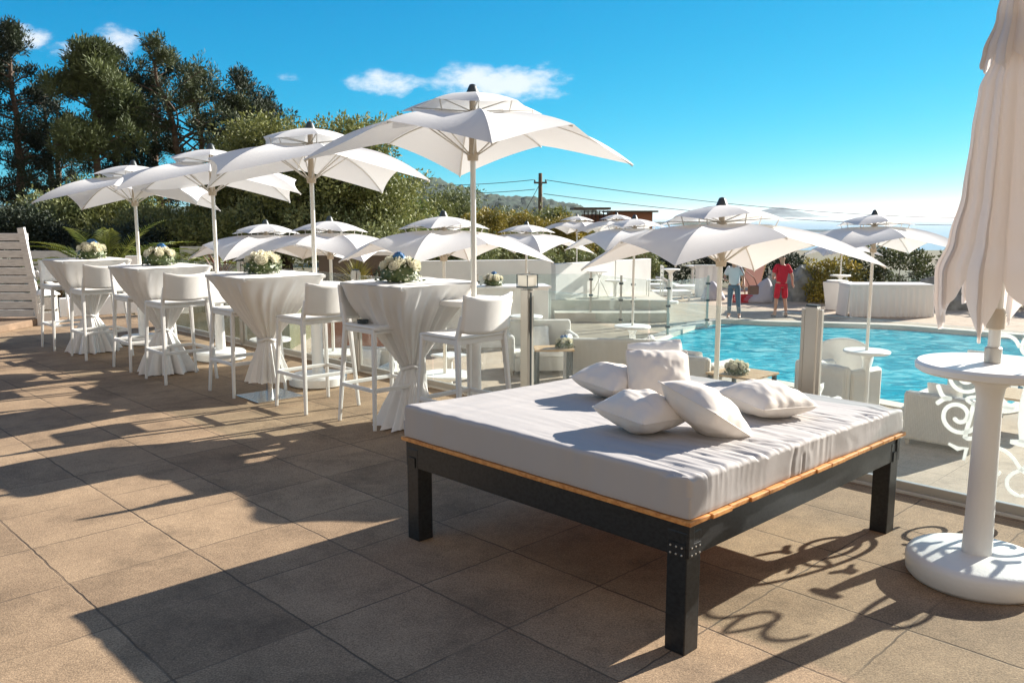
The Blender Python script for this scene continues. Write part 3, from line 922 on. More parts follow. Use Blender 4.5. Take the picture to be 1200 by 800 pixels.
# ------------------------------------------------------------------ bar stools
def make_stool():
    root = empty('bar_stool')
    W = 0.225
    zs = 0.76
    # x forward. seat: slightly dished slab with a turned down apron
    def seat(u, v):
        x = -0.20 + 0.42 * u
        y = (-1 + 2 * v) * (W + 0.004)
        d = 0.012 * (1 - (2 * v - 1) ** 2) * math.sin(PI * min(1, u * 1.1))
        fall = 0.014 * max(0, (u - 0.85) / 0.15) ** 2
        return (x, y, zs + 0.012 - d - fall)
    s = MB().grid(seat, 16, 12)
    s.build('seat', M['plastic'], root, True, solid=0.022)
    ap = MB()
    for sgn in (-1, 1):
        ap.bar((-0.18, sgn * W * 0.96, zs - 0.018), (0.19, sgn * W * 0.96, zs - 0.018), 0.026, d0=0.036, d1=0.036, side=(0, 1, 0))
    ap.bar((0.19, -W * 0.93, zs - 0.018), (0.19, W * 0.93, zs - 0.018), 0.026, d0=0.036, d1=0.036, side=(1, 0, 0))
    ap.bar((-0.18, -W * 0.93, zs - 0.018), (-0.18, W * 0.93, zs - 0.018), 0.026, d0=0.036, d1=0.036, side=(1, 0, 0))
    ap.build('seat_frame', M['plastic'], root, bevel=0.005)
    for sx, sy in ((1, -1), (1, 1), (-1, -1), (-1, 1)):
        l = MB()
        xt, xb = (0.19, 0.225) if sx > 0 else (-0.185, -0.25)
        if sx > 0:
            l.bar((xt, sy * W * 0.97, zs - 0.002), (xb, sy * (W + 0.03), 0.0), 0.036, 0.024, 0.033, 0.024)
        else:
            l.bar((xt, sy * W * 0.97, zs), (xb, sy * (W + 0.03), 0.0), 0.040, 0.025, 0.033, 0.024)
            l.bar((xt, sy * W * 0.97, zs), (-0.235, sy * W * 0.96, 0.93), 0.042, 0.030, 0.03, 0.022)
        l.build('leg', M['plastic'], root, bevel=0.006)
    fr = MB()
    zf = 0.30
    def lx(sx): return (0.225 + (0.19 - 0.225) * zf / zs) if sx > 0 else (-0.25 + (-0.185 + 0.25) * zf / zs)
    ly = (W + 0.03) - 0.036 * zf / zs
    fr.bar((lx(1), -ly, zf), (lx(1), ly, zf), 0.026, d0=0.03, d1=0.03)
    fr.bar((lx(-1), -ly, zf), (lx(-1), ly, zf), 0.022, d0=0.03, d1=0.03)
    for sgn in (-1, 1):
        fr.bar((lx(-1), sgn * ly, zf), (lx(1), sgn * ly, zf), 0.022, d0=0.03, d1=0.03, side=(0, 1, 0))
    fr.build('footrest', M['plastic'], root, bevel=0.005)
    # backrest: curved panel with a dipped top edge
    def back(u, v):
        t = 2 * v - 1
        zb = 0.815 - 0.02 * (1 - t * t)
        zt = 1.072 - 0.026 * (1 - t * t)
        z = zb + (zt - zb) * u
        xx = -0.225 - 0.035 * u - 0.045 * (1 - t * t)
        if u < 0.15:
            xx += 0
        return (xx, t * (W + 0.0), z)
    MB().grid(back, 10, 16).build('backrest', M['plastic'], root, True, solid=0.018)
    return root


STOOL = make_stool()
SG = 'white bar stools at the tied bar tables'
stools = []
fwdA = ang(A)


def stool(x, y, heading, label):
    o = STOOL if not stools else copy_tree(STOOL)
    o.location = (x, y, 0); o.rotation_euler = (0, 0, heading)
    tag(o, label, 'bar stool', SG)
    stools.append(o)


def rel(T, a, b):
    p = Vector((T[0], T[1], 0)) + A * a + B * b
    return p.x, p.y


# right-hand stools: backs to the camera
stool(*rel(TB[0], -0.73, -0.08), fwdA, 'white bar stool whose legs hide behind the corner of the bed')
stool(*rel(TB[1], -0.62, 0.10), fwdA, 'white bar stool seen from behind, between the steel base plate and the nearest tied table')
stool(*rel(TB[2], -0.50, -0.06), fwdA, 'white bar stool seen from behind, right of the second farthest tied table')
stool(*rel(TB[3], -0.45, -0.05), fwdA, 'white bar stool seen from behind, right of the farthest tied table')
# left-hand stools: fronts half under the tables
stool(*rel(TB[0], 0.12, -0.17), fwdA + PI, 'white bar stool pushed under the left of the nearest tied table, ashtray on its seat')
stool(*rel(TB[1], 0.36, -0.02), fwdA + PI, 'white bar stool pushed under the left of the table with the steel base plate')
stool(*rel(TB[2], 0.40, -0.04), fwdA + PI, 'white bar stool pushed under the left of the second farthest tied table')
stool(*rel(TB[3], 0.52, -0.08), fwdA + PI, 'white bar stool pushed under the left of the farthest tied table')
sx, sy = rel(TB[0], 0.20, -0.30)
o = MB().lathe([(0.03, 0.0), (0.04, 0.002), (0.045, 0.03), (0.04, 0.03), (0.034, 0.008), (0.01, 0.006)], 24).build('ashtray', M['dark'], None, True, sharp=40)
o.location = (sx, sy, 0.777)
tag(o, 'small dark ashtray left on the seat of a bar stool', 'ashtray')


# ------------------------------------------------------------------ bouquets
def rose_mb(r, seed):
    rnd = random.Random(seed)
    mb = MB()
    for ring, (n_, rr, tilt, zz) in enumerate(((7, 1.0, 0.75, 0.0), (6, 0.8, 0.45, 0.15), (5, 0.55, 0.2, 0.3), (3, 0.3, 0.05, 0.42))):
        for k in range(n_):
            a = 2 * PI * (k + 0.5 * (ring % 2)) / n_ + rnd.uniform(-.2, .2)

            def fn(u, v, a=a, rr=rr, tilt=tilt, zz=zz):
                w = (v - 0.5) * 2
                aa = a + w * 0.62 * (0.6 + 0.6 * math.sin(PI * u * 0.8))
                rad = r * rr * (0.35 + 0.65 * math.sin(u * PI / 2)) + r * 0.18 * tilt * u
                z = r * (zz - 0.35 + 0.95 * u * (1 - 0.55 * tilt) - 0.18 * w * w * u)
                return (math.cos(aa) * rad, math.sin(aa) * rad, z)
            mb.grid(fn, 4, 5)
    mb.lathe([(r * .1, -r * .5), (r * .6, -r * .3), (r * .75, 0), (r * .3, r * .35)], 10)
    return mb


ROSES = None


def bouquet(x, y, z, w, label, blue=True, seed=1, group='bouquets of white roses on the bar tables'):
    global ROSES
    rnd = random.Random(seed)
    root = empty('bouquet', (x, y, z), rnd.uniform(0, 6), label, 'bouquet', group)
    R = w / 2
    H = w * 0.52
    if ROSES is None:
        ROSES = [rose_mb(1.0, s).build('white_rose', M['rose'], None, True) for s in range(3)]
        me = [o.data for o in ROSES]
        for o in ROSES:
            bpy.data.objects.remove(o)
        bm_ = MB()
        rb = random.Random(3)
        for i in range(46):
            d = Vector((rb.gauss(0, 1), rb.gauss(0, 1), abs(rb.gauss(0, 1)))).normalized()
            o1 = d.orthogonal().normalized(); o2 = d.cross(o1)
            for k in range(4):
                t = k * PI / 2 + rb.uniform(0, 1)
                e = o1 * math.cos(t) + o2 * math.sin(t); g = o1 * -math.sin(t) + o2 * math.cos(t)
                c = d * 0.92
                bm_.add([c, c + e * .13 + g * .09 + d * .04, c + e * .24 + d * .05, c + e * .13 - g * .09 + d * .04], [(0, 1, 2, 3)])
        bm_.lathe([(0.3, -0.6), (0.85, -0.2), (0.8, 0.4), (0.2, 0.85)], 10)
        hb = bm_.build('blue_hydrangea', M['blue'])
        hbm = hb.data
        bpy.data.objects.remove(hb)
        ROSES = (me, hbm)
    me, hbm = ROSES
    spots = [(0, 0.0, 0.25)] if not blue else []
    for k in range(6):
        spots.append((2 * PI * k / 6 + rnd.uniform(-.2, .2), 0.70, -0.35 + rnd.uniform(-.1, .1)))
    for k in range(5):
        spots.append((2 * PI * (k + 0.4) / 5 + rnd.uniform(-.2, .2), 0.42, 0.05 + rnd.uniform(-.05, .1)))
    for a, rr, _ in spots:
        el = math.acos(min(1, rr * 0.95))
        o = bpy.data.objects.new('white_rose', rnd.choice(me)); C.objects.link(o); o.parent = root
        s_ = R * rnd.uniform(0.22, 0.31)
        d = Vector((math.cos(a) * rr, math.sin(a) * rr, math.sin(el)))
        o.location = (d.x * R, d.y * R, max(s_ * 0.5, d.z * (H - s_ * .4)))
        o.rotation_euler = d.to_track_quat('Z', 'Y').to_euler()
        o.scale = (s_,) * 3
    if blue:
        for k in range(2):
            o = bpy.data.objects.new('blue_hydrangea', hbm); C.objects.link(o); o.parent = root
            a = rnd.uniform(0, 6) + k * PI
            o.location = (math.cos(a) * R * .17, math.sin(a) * R * .17, H * 1.0)
            o.scale = (R * .27,) * 3
    lf = MB(); gy = MB()
    for i in range(420):
        a = rnd.uniform(0, 2 * PI); cz = rnd.uniform(0.0, 1)
        d = Vector((math.cos(a) * math.sqrt(1 - cz * cz), math.sin(a) * math.sqrt(1 - cz * cz), cz))
        c = Vector((d.x * R, d.y * R, d.z * H)) * rnd.uniform(0.7, 1.04)
        c.z = max(0.006, c.z)
        e = Vector((rnd.gauss(0, 1), rnd.gauss(0, 1), rnd.gauss(0, 1))).normalized()
        g = e.cross(d)
        if g.length < .1: continue
        g.normalize()
        l = rnd.uniform(.025, .05) * w / .35
        if i % 4 == 0:
            gy.box(c, (.009, .009, .009))
        else:
            p = [c, c + e * l * .5 + g * l * .25, c + e * l, c + e * l * .5 - g * l * .25]
            for q_ in p: q_.z = max(q_.z, 0.003)
            lf.add(p, [(0, 1, 2, 3)])
    lf.lathe([(R * .5, 0.002), (R * .85, H * .25), (R * .7, H * .6), (R * .2, H * .85)], 14)
    lf.build('foliage', M['leafb'], root)
    gy.build('small_filler_flowers', M['white_leaf'], root)['kind'] = 'stuff'
    return root


def on_table(px, py, z, w, label, **k):
    p = at(px, py, z)
    return bouquet(p.x, p.y, z, w, label, **k)


tt = 1.104
bouquet(TB[0][0] - 0.06, TB[0][1] - 0.10, tt, 0.35, 'bouquet of white roses topped with blue hydrangea on the nearest bar table', True, 2)
bouquet(TB[1][0] - 0.03, TB[1][1] + 0.02, tt, 0.34, 'all-white rose bouquet with no blue, on the second nearest bar table', False, 5)
bouquet(TB[2][0] + 0.0, TB[2][1] + 0.0, tt, 0.34, 'white rose and blue hydrangea bouquet on the second farthest bar table', True, 7)
bouquet(TB[3][0] + 0.06, TB[3][1] + 0.0, tt, 0.35, 'white rose and pale blue bouquet on the farthest bar table', True, 9)


# ------------------------------------------------------------------ day bed
BC = Vector((0.631, 2.91, 0))
BU, BV = A.copy(), Vector((0.722, 0.692, 0)).normalized()
LU, LV = 1.68, 1.88
bed = empty('day_bed', BC, 0, 'big black timber day bed with grey mattress on the brown paving', 'bed')


def bp(u, v, z=0.0):
    p = BU * u + BV * v
    return Vector((p.x, p.y, z))


MX = Matrix(((BU.x, BV.x, 0, 0), (BU.y, BV.y, 0, 0), (0, 0, 1, 0), (0, 0, 0, 1)))
for (u, v) in ((0.06, 0.06), (LU - 0.06, 0.06), (0.06, LV - 0.06), (LU - 0.06, LV - 0.06)):
    MB().box((u, v, 0.235), (0.088, 0.088, 0.47), MX).build('leg', M['black'], bed, bevel=0.004)
rl = MB()
rl.box((LU / 2, 0.035, 0.437), (LU - 0.02, 0.035, 0.125), MX)
rl.box((LU / 2, LV - 0.035, 0.437), (LU - 0.02, 0.035, 0.125), MX)
rl.box((0.035, LV / 2, 0.437), (0.035, LV - 0.105 - 0.002, 0.125), MX)
rl.box((LU - 0.035, LV / 2, 0.437), (0.035, LV - 0.105 - 0.002, 0.125), MX)
rl.build('frame', M['black'], bed, bevel=0.003)
sl = MB()
for k in range(14):
    v0 = k * LV / 14
    rj = random.Random(k)
    sl.box((LU / 2 + rj.uniform(-.006, .006), v0 + LV / 28, 0.511), (LU + 0.014, LV / 14 - 0.004, 0.018), MX)
sl.build('slats', M['wood'], bed, bevel=0.003)
for (u, v, su, sv) in ((LU - 0.06, 0.013, 0.05, 0.004), (0.013, LV - 0.06, 0.004, 0.05), (0.06, 0.013, 0.075, 0.004), (0.013, 0.06, 0.004, 0.075)):
    br_o = MB().box((u, v, 0.40), (su, sv, 0.05), MX).build('corner_bracket', M['black'], bed, bevel=0.001)
bt = MB()
for i in range(3):
    for j in range(2):
        bt.lathe([(0.004, 0), (0.004, 0.003), (0.001, 0.0045)], 8, mx=MX @ Matrix.Translation((0.035 + i * .025, 0.011, 0.385 + j * .028)) @ Matrix.Rotation(PI / 2, 4, 'X'))
        bt.lathe([(0.004, 0), (0.004, 0.003), (0.001, 0.0045)], 8, mx=MX @ Matrix.Translation((0.011, 0.035 + i * .025, 0.385 + j * .028)) @ Matrix.Rotation(-PI / 2, 4, 'Y'))
bo = bt.build('bolts', M['alu'], br_o)


def mattress():
    bm = bmesh.new()
    bmesh.ops.create_cube(bm, size=2)
    bmesh.ops.subdivide_edges(bm, edges=bm.edges, cuts=170, use_grid_fill=True)
    hx, hy, hz = (LU - 0.014) / 2, (LV - 0.016) / 2, 0.081
    r = 0.022
    for v in bm.verts:
        p = v.co
        # concentrate rows near the rims
        q_ = Vector((math.copysign(abs(p.x) ** 0.9, p.x) * hx, math.copysign(abs(p.y) ** 0.9, p.y) * hy, p.z * hz))
        inn = Vector((max(-hx + r, min(hx - r, q_.x)), max(-hy + r, min(hy - r, q_.y)), max(-hz + r, min(hz - r, q_.z))))
        d = q_ - inn
        if d.length > 1e-6:
            rd = inn + d.normalized() * r * min(1.0, max(abs(d.x), abs(d.y), abs(d.z)) / r)
            q_ = rd if q_.z > 0 else q_.lerp(rd, 0.35)
        x, y, z = q_
        side_u0 = max(0, min(1, (-x - (hx - 0.05)) / 0.04))    # face looking right, along v
        side_v0 = max(0, min(1, (-y - (hy - 0.05)) / 0.04))    # face looking left
        topf = max(0, min(1, (z - (hz - 0.05)) / 0.04))
        hgt = (z + hz) / (2 * hz)
        # gathered pleats on the right hand face
        band = math.exp(-((y + hy - 0.95) / 0.32) ** 2) + 0.25 + 0.35 * math.exp(-((y + hy - 0.15) / 0.18) ** 2)
        ph_ = y * 62 + 11 * noise.noise(Vector((y * 3.1, 0, 0))) + 1.0 * noise.noise(Vector((y * 3, z * 12, 2)))
        sw = math.sin(ph_)
        deep = max(0.0, noise.noise(Vector((y * 4.3, z * 3, 31))) + 0.35)
        w = 0.35 * sw - 2.2 * max(0.0, sw) ** 8 * deep
        x += side_u0 * 0.0058 * -w * band * (0.45 + 0.55 * hgt) * (1 if True else 0)
        x -= side_u0 * 0.010 * noise.noise(Vector((y * 3, z * 5, 7)))
        # soft vertical pulls on the left hand face
        y -= side_v0 * (0.006 * noise.noise(Vector((x * 9, z * 3, 1))) + 0.002 * math.sin(x * 48 + 3 * noise.noise(Vector((x * 4, 0, 5)))) * hgt)
        # creases of the cover: run along u over the top, strongest at the right
        run = noise.noise(Vector((x * 1.6, y * 20, 11)))
        run2 = noise.noise(Vector((x * 2.5 + 9, y * 42, 4)))
        near = math.exp(-((x + hx) / 0.55) ** 2)
        z += topf * (0.0034 * abs(run) ** 0.8 * (0.35 + 1.1 * near) * (1 if run > 0 else -0.8) + 0.0022 * run2 * near)
        z += topf * 0.005 * noise.noise(Vector((x * 2.2, y * 2.2, 3)))
        # creases in the far left corner, running along v
        fl = math.exp(-((x - hx) / 0.5) ** 2)
        z += topf * fl * 0.007 * noise.noise(Vector((x * 14, y * 2, 8)))
        z += topf * 0.008 * max(0, 0.5 - abs(hgt - 1)) * 0
        # narrow pressed creases running in from the right hand edge
        if topf > 0 or side_u0 > 0:
            cr_ = noise.noise(Vector((x * 1.3 + 4, y * 13, 21)))
            z -= topf * 0.011 * max(0, 1 - abs(cr_) * 13) * math.exp(-((x + hx - 0.12) / 0.5) ** 2)
        # the far side has sagged
        z -= 0.042 * hgt * max(0, (y + hy) / (2 * hy)) ** 0.9
        v.co = (x, y, z)
    me = bpy.data.meshes.new('mattress')
    bm.to_mesh(me); bm.free()
    me.transform(MX @ Matrix.Translation((LU / 2, LV / 2, 0.522 + hz)))
    me.materials.append(M['mattress'])
    me.polygons.foreach_set('use_smooth', [True] * len(me.polygons))
    o = bpy.data.objects.new('mattress', me); C.objects.link(o); o.parent = bed
    return o


mattress()


def pillow_mesh(w, h, th, seed, wr=1.0):
    mb = MB()
    n_ = 44
    for sgn in (1, -1):
        def fn(u, v, sgn=sgn):
            x, y = 2 * u - 1, 2 * v - 1
            if sgn < 0: x = -x
            # edges drawn in between the corners
            ex = 1 - 0.05 * (1 - y * y) * x * x - 0.05 * (y * y) ** 3
            ey = 1 - 0.05 * (1 - x * x) * y * y - 0.05 * (x * x) ** 3
            X, Y = x * ex * w / 2, y * ey * h / 2
            base = max(0, (1 - x * x)) ** 0.55 * max(0, (1 - y * y)) ** 0.55
            t = th / 2 * base
            e = (1 - min(1, base * 1.6))
            rad = math.atan2(y, x)
            rr = math.hypot(x, y)
            t += wr * 0.010 * e * base ** 0.35 * math.sin(rad * 13 + 3 * noise.noise(Vector((rad, seed, 0)))) * rr
            t += wr * 0.014 * base * noise.noise(Vector((x * 2.1 + seed, y * 2.1, sgn * 3 + seed)))
            t += wr * 0.005 * base * noise.noise(Vector((x * 6 + seed, y * 3, sgn * 5)))
            return (X, Y, sgn * max(0.0015, t))
        mb.grid(fn, n_, n_)
    # piped seam
    pts = []
    for k in range(4):
        for i in range(12):
            s_ = -1 + 2 * i / 12
            x, y = ((s_, -1), (1, s_), (-s_, 1), (-1, -s_))[k]
            ex = 1 - 0.05 * (1 - y * y) * x * x - 0.05 * (y * y) ** 3
            ey = 1 - 0.05 * (1 - x * x) * y * y - 0.05 * (x * x) ** 3
            pts.append((x * ex * w / 2, y * ey * h / 2, 0))
    pts.append(pts[0])
    mb.tube(pts, 0.0035, 6, caps=False)
    return mb


def pillow(px, py, z, w, h, th, rot, seed, label, m='pillow', group='pillows heaped on the day bed', wr=1.0):
    p = at(px, py, z)
    o = pillow_mesh(w, h, th, seed, wr).build('pillow', M[m], None, True)
    o.location = p
    rx, ry, rz = (math.radians(a) for a in rot)
    o.rotation_euler = (Matrix.Rotation(ry, 3, 'Y') @ Matrix.Rotation(rx, 3, 'X') @ Matrix.Rotation(rz, 3, 'Z')).to_euler()
    tag(o, label, 'pillow', group)
    return o


pillow(752, 482, 0.757, 0.32, 0.32, 0.18, (2, 4, 38), 1, 'cream pillow lying at the front left of the heap')
pillow(827, 480, 0.775, 0.37, 0.34, 0.19, (-6, 31, 40), 2, 'cream pillow leaning on the front left one, its corner pointing down right')
pillow(716, 445, 0.752, 0.33, 0.32, 0.17, (4, 4, 42), 3, 'cream pillow at the back left of the heap, half hidden')
pillow(772, 440, 0.795, 0.33, 0.30, 0.13, (54, 5, 4), 4, 'cream pillow propped upright at the back of the heap')
pillow(898, 467, 0.733, 0.36, 0.34, 0.17, (3, 5, 28), 5, 'cream pillow lying alone to the right of the heap')
pillow(770, 427, 0.83, 0.29, 0.26, 0.08, (66, -2, 3), 6, 'flatter white pillow showing behind the upright cream one', 'pillow_w', wr=0.5)


# ------------------------------------------------------------------ glass fence on the terrace edge
fence = empty('glass_fence', fence_pt(0), 0, 'clear glass fence with pale metal posts along the terrace edge', 'fence')
post_s = [-7.18, -4.73, -2.28, 0.24, 2.72, 5.2, 7.7, 10.2]
fa = ang(A)


def local(s, off=0.0, z=0.0):
    p = A * s + B * off
    return (p.x, p.y, z)


for i, s_ in enumerate(post_s):
    if i == 4: continue                      # the lamp post stands here
    p = MB()
    p.bar(local(s_, 0, 0.0), local(s_, 0, 1.045), 0.078, d0=0.05, d1=0.05, side=A)
    p.bar(local(s_ - 0.056, 0, 0.0), local(s_ - 0.056, 0, 1.03), 0.022, d0=0.03, d1=0.03, side=A)
    p.bar(local(s_ + 0.056, 0, 0.0), local(s_ + 0.056, 0, 1.03), 0.022, d0=0.03, d1=0.03, side=A)
    o = p.build('post', M['alu'], fence, bevel=0.003)
    MB().bar(local(s_, 0, 1.046), local(s_, 0, 1.058), 0.072, d0=0.046, d1=0.046, side=A).build('cap', M['dark'], o)
for i in range(len(post_s) - 1):
    a, b = post_s[i] + 0.07, post_s[i + 1] - 0.07
    m_ = (a + b) / 2
    for (g0, g1) in (((a, b),) if i == 2 else ((a, m_ - 0.012), (m_ + 0.012, b))):
        o = MB().bar(local((g0 + g1) / 2, 0, 0.05), local((g0 + g1) / 2, 0, 1.0), g1 - g0, d0=0.010, d1=0.010, side=A).build('glass_panel', M['glass'], fence)
        if i == 2: PANEL = o
    MB().bar(local(a, 0, 0.045), local(b, 0, 0.045), 0.035, d0=0.05, d1=0.05, side=B).build('bottom_rail', M['alu'], fence, bevel=0.003)


# white ornament stuck on the panel beside the furled parasol
def ribbon(mb, pts, w, th=0.002, y=-0.0075):
    """flat strip in the panel plane; pts in (x,z), x measured from the ornament centre to the right"""
    pts = [Vector((p[0], p[1])) for p in pts]
    k = len(mb.v)
    n_ = len(pts)
    for i, p in enumerate(pts):
        t = (pts[min(n_ - 1, i + 1)] - pts[max(0, i - 1)]).normalized()
        nn = Vector((-t.y, t.x)) * w * 0.62 * (1.0 if 0 < i < n_ - 1 else 0.6)
        for q_ in (p + nn, p - nn):
            for dy in (y, y - th):
                c = A * (CS - q_.x) + B * dy
                mb.v.append((c.x, c.y, q_.y))
    for i in range(n_ - 1):
        a, b = k + i * 4, k + (i + 1) * 4
        mb.f += [(a, b, b + 2, a + 2), (a + 1, a + 3, b + 3, b + 1), (a, a + 1, b + 1, b), (a + 2, b + 2, b + 3, a + 3)]


CS = (post_s[2] + post_s[3]) / 2 + 0.05
ZC = 0.565


def spiral(cx, cz, r0, r1, a0, turns, n_=40):
    return [(cx + (r0 + (r1 - r0) * i / n_) * math.cos(a0 + turns * 2 * PI * i / n_), cz + (r0 + (r1 - r0) * i / n_) * math.sin(a0 + turns * 2 * PI * i / n_)) for i in range(n_ + 1)]


def bez(p0, p1, p2, p3, n_=16):
    o = []
    for i in range(n_ + 1):
        t = i / n_
        o.append(tuple((1 - t) ** 3 * p0[k] + 3 * (1 - t) ** 2 * t * p1[k] + 3 * (1 - t) * t * t * p2[k] + t ** 3 * p3[k] for k in (0, 1)))
    return o


orn = MB()
for sg in (-1, 1):
    def R_(pts, w=0.017):
        ribbon(orn, [(sg * -p[0], ZC + p[1]) for p in pts], w)
    # big lower volute and its sweep up the side
    R_(spiral(-0.33, -0.06, 0.022, 0.115, -2.6, 1.55) + bez((-0.30, -0.178), (-0.24, -0.185), (-0.17, -0.15), (-0.165, -0.02))[1:]
       + bez((-0.165, -0.02), (-0.16, 0.12), (-0.20, 0.27), (-0.31, 0.262))[1:], 0.019)
    # upper volute
    R_(spiral(-0.315, 0.165, 0.018, 0.095, 2.8, 1.5), 0.017)
    # leaves between
    R_(bez((-0.45, 0.10), (-0.42, 0.04), (-0.43, 0.03), (-0.37, 0.03)), 0.02)
    R_(bez((-0.45, -0.01), (-0.42, 0.01), (-0.42, 0.03), (-0.37, 0.03)), 0.02)
    R_(bez((-0.30, 0.04), (-0.25, 0.075), (-0.2, 0.06), (-0.17, 0.035)), 0.014)
    R_(bez((-0.30, 0.04), (-0.25, 0.0), (-0.2, 0.01), (-0.17, 0.035)), 0.014)
    # bracket and lower curl
    R_([(-0.37, -0.225), (-0.32, -0.245), (-0.275, -0.235), (-0.285, -0.305)], 0.02)
    R_(spiral(-0.155, -0.305, 0.07, 0.06, 1.2, 0.75, 24), 0.015)
    # bottom centre loops
    R_(bez((-0.14, -0.20), (-0.06, -0.20), (-0.03, -0.26), (0.0, -0.30)), 0.016)
    R_(bez((0.0, -0.30), (-0.09, -0.34), (-0.08, -0.43), (0.0, -0.44)), 0.016)
    # top crown
    R_(bez((-0.20, 0.34), (-0.20, 0.42), (-0.08, 0.44), (-0.06, 0.35)), 0.016)
    R_(bez((0.0, 0.45), (-0.07, 0.37), (-0.06, 0.32), (0.0, 0.31)), 0.016)
    # small flourish beside the letter
    R_([(-0.125, 0.07), (-0.10, 0.035), (-0.055, 0.035)], 0.03)
    R_([(-0.125, -0.01), (-0.10, 0.02), (-0.06, 0.02)], 0.022)
# serif letter I in the middle
ribbon(orn, [(0, ZC - 0.15), (0, ZC - 0.05), (0, ZC + 0.06), (0, ZC + 0.16)], 0.058)
ribbon(orn, [(-0.065, ZC - 0.155), (-0.02, ZC - 0.155), (0.02, ZC - 0.155), (0.065, ZC - 0.155)], 0.03, y=-0.0075)
ribbon(orn, [(-0.065, ZC + 0.165), (-0.02, ZC + 0.165), (0.02, ZC + 0.165), (0.065, ZC + 0.165)], 0.03, y=-0.0075)
o = orn.build('ornament', M['decal'], PANEL)
o['label'] = 'white scrollwork ornament round a serif letter I'

# lamp post
lp = fence_pt(post_s[4])
lamp = empty('lamp_post', lp, fa, 'square metal post with a boxy opal lamp on top, among the glass fence', 'lamp')
MB().box((0, 0, 0.50), (0.085, 0.075, 1.0)).build('post', M['alu'], lamp, bevel=0.003)
MB().box((-0.052, 0.01, 0.50), (0.010, 0.014, 0.96)).build('glazing_channel', M['dark'], lamp)
MB().box((0, 0, 1.008), (0.05, 0.05, 0.016)).build('neck', M['alu'], lamp)
lh = MB()
lh.box((0, 0, 1.021), (0.128, 0.128, 0.014))
for i in (-1, 1):
    for j in (-1, 1):
        lh.box((i * .060, j * .060, 1.077), (.006, .006, .098))
    lh.box((i * .060, 0, 1.124), (.006, .114, .004)); lh.box((0, i * .060, 1.124), (.114, .006, .004))
lh.build('lamp_frame', M['dark'], lamp)
MB().box((0, 0, 1.076), (0.112, 0.112, 0.09)).build('lamp_shade', M['lampglass'], lamp, bevel=0.003)


# ------------------------------------------------------------------ lounge furniture on the pool deck
def armchair(x, y, rz, w, d, hb, ha, label, name='rattan_armchair', cush=2, pil=0, group='white rattan lounge seats', z=DECK):
    """x forward; w across; backrest at -x"""
    r = empty(name, (x, y, z), rz, label, 'sofa' if w > 1.1 else 'armchair', group)
    MB().box((0, 0, 0.19), (d - 0.04, w - 0.24, 0.24)).build('seat_base', M['rattan'], r, bevel=0.02)
    MB().box((-d / 2 + 0.06, 0, 0.06 + (hb - 0.06) / 2), (0.12, w, hb - 0.06)).build('backrest', M['rattan'], r, bevel=0.05)
    for s_ in (-1, 1):
        MB().box((0.062, s_ * (w / 2 - 0.06), 0.06 + (ha - 0.06) / 2), (d - 0.125, 0.12, ha - 0.06)).build('armrest', M['rattan'], r, bevel=0.05)
    n_ = cush
    for k in range(n_):
        ww = (w - 0.26) / n_
        yy = -(w - 0.26) / 2 + ww * (k + .5)
        MB().box((0.07, yy, 0.365), (d - 0.18, ww - 0.01, 0.11)).build('seat_cushion', M['pillow_w'], r, bevel=0.03)
        o = pillow_mesh(0.42, 0.40, 0.14, k + 3).build('back_cushion', M['pillow_w'], r, True)
        o.location = (-d / 2 + 0.24, yy, 0.58); o.rotation_euler = (0, math.radians(68), 0)
    for sx in (-1, 1):
        for sy in (-1, 1):
            MB().box((sx * (d / 2 - 0.07), sy * (w / 2 - 0.07), 0.035), (0.05, 0.05, 0.07)).build('foot', M['alu'], r)
    return r


AB = ang(B)
c = at(1095, 527, DECK) + B * 0.42
armchair(c.x, c.y, AB, 0.82, 0.82, 0.66, 0.60, 'white rattan armchair seen from behind, right of the bed behind the glass', cush=1)
c = at(1145, 470, DECK) + B * 0.2
armchair(c.x, c.y, AB + 0.1, 0.82, 0.82, 0.66, 0.60, 'white rattan armchair farther back beside the pool, behind the pedestal of the furled parasol', cush=1)
armchair(4.50, 11.6, AB - 0.2, 0.85, 0.8, 0.78, 0.72, 'white rattan armchair beside the round shell chair', cush=1)
c = atd(835, 425, 11.0)
armchair(2.82, 12.7, RT - 1.55, 0.80, 0.8, 0.72, 0.62, 'white rattan armchair between the bed pillows and the pool', cush=1)
armchair(3.45, 10.1, ang(A), 0.8, 0.8, 0.60, 0.58, 'white rattan armchair in front of the pale wooden table by the pool', cush=1)
armchair(1.62, 14.0, ang((0.1, 1)), 1.5, 0.9, 0.80, 0.76, 'white rattan sofa with its back to the camera, right of the lamp post', 'rattan_sofa')
armchair(0.50, 15.1, ang((0.12, -1)), 1.25, 0.9, 0.88, 0.70, 'white rattan armchair facing the terrace, behind the lamp post', cush=1)
armchair(-2.2, 12.4, ang((-0.2, -1)), 0.9, 0.85, 0.8, 0.62, 'white rattan armchair on the lower deck below the bar stools', cush=1)


def shell_chair(x, y, rz, label):
    r = empty('shell_chair', (x, y, DECK), rz, label, 'chair')

    def fn(u, v):
        a = (v - 0.5) * 2 * 2.0
        rr = 0.39 * (1 + 0.12 * u)
        h = 0.40 + u * (0.56 * max(0, math.cos(a * 0.78)) ** 1.0 + 0.03)
        return (-math.cos(a) * rr, math.sin(a) * rr, h)
    MB().grid(fn, 14, 40).build('backrest', M['plastic'], r, True, solid=0.04)
    MB().lathe([(0.05, 0.34), (0.3, 0.36), (0.35, 0.40), (0.34, 0.44), (0.05, 0.43)], 40).build('seat', M['plastic'], r, True, sharp=50)
    MB().lathe([(0.26, 0.0), (0.24, 0.02), (0.18, 0.2), (0.22, 0.345)], 40).build('pedestal', M['plastic'], r, True, sharp=50)
    return r


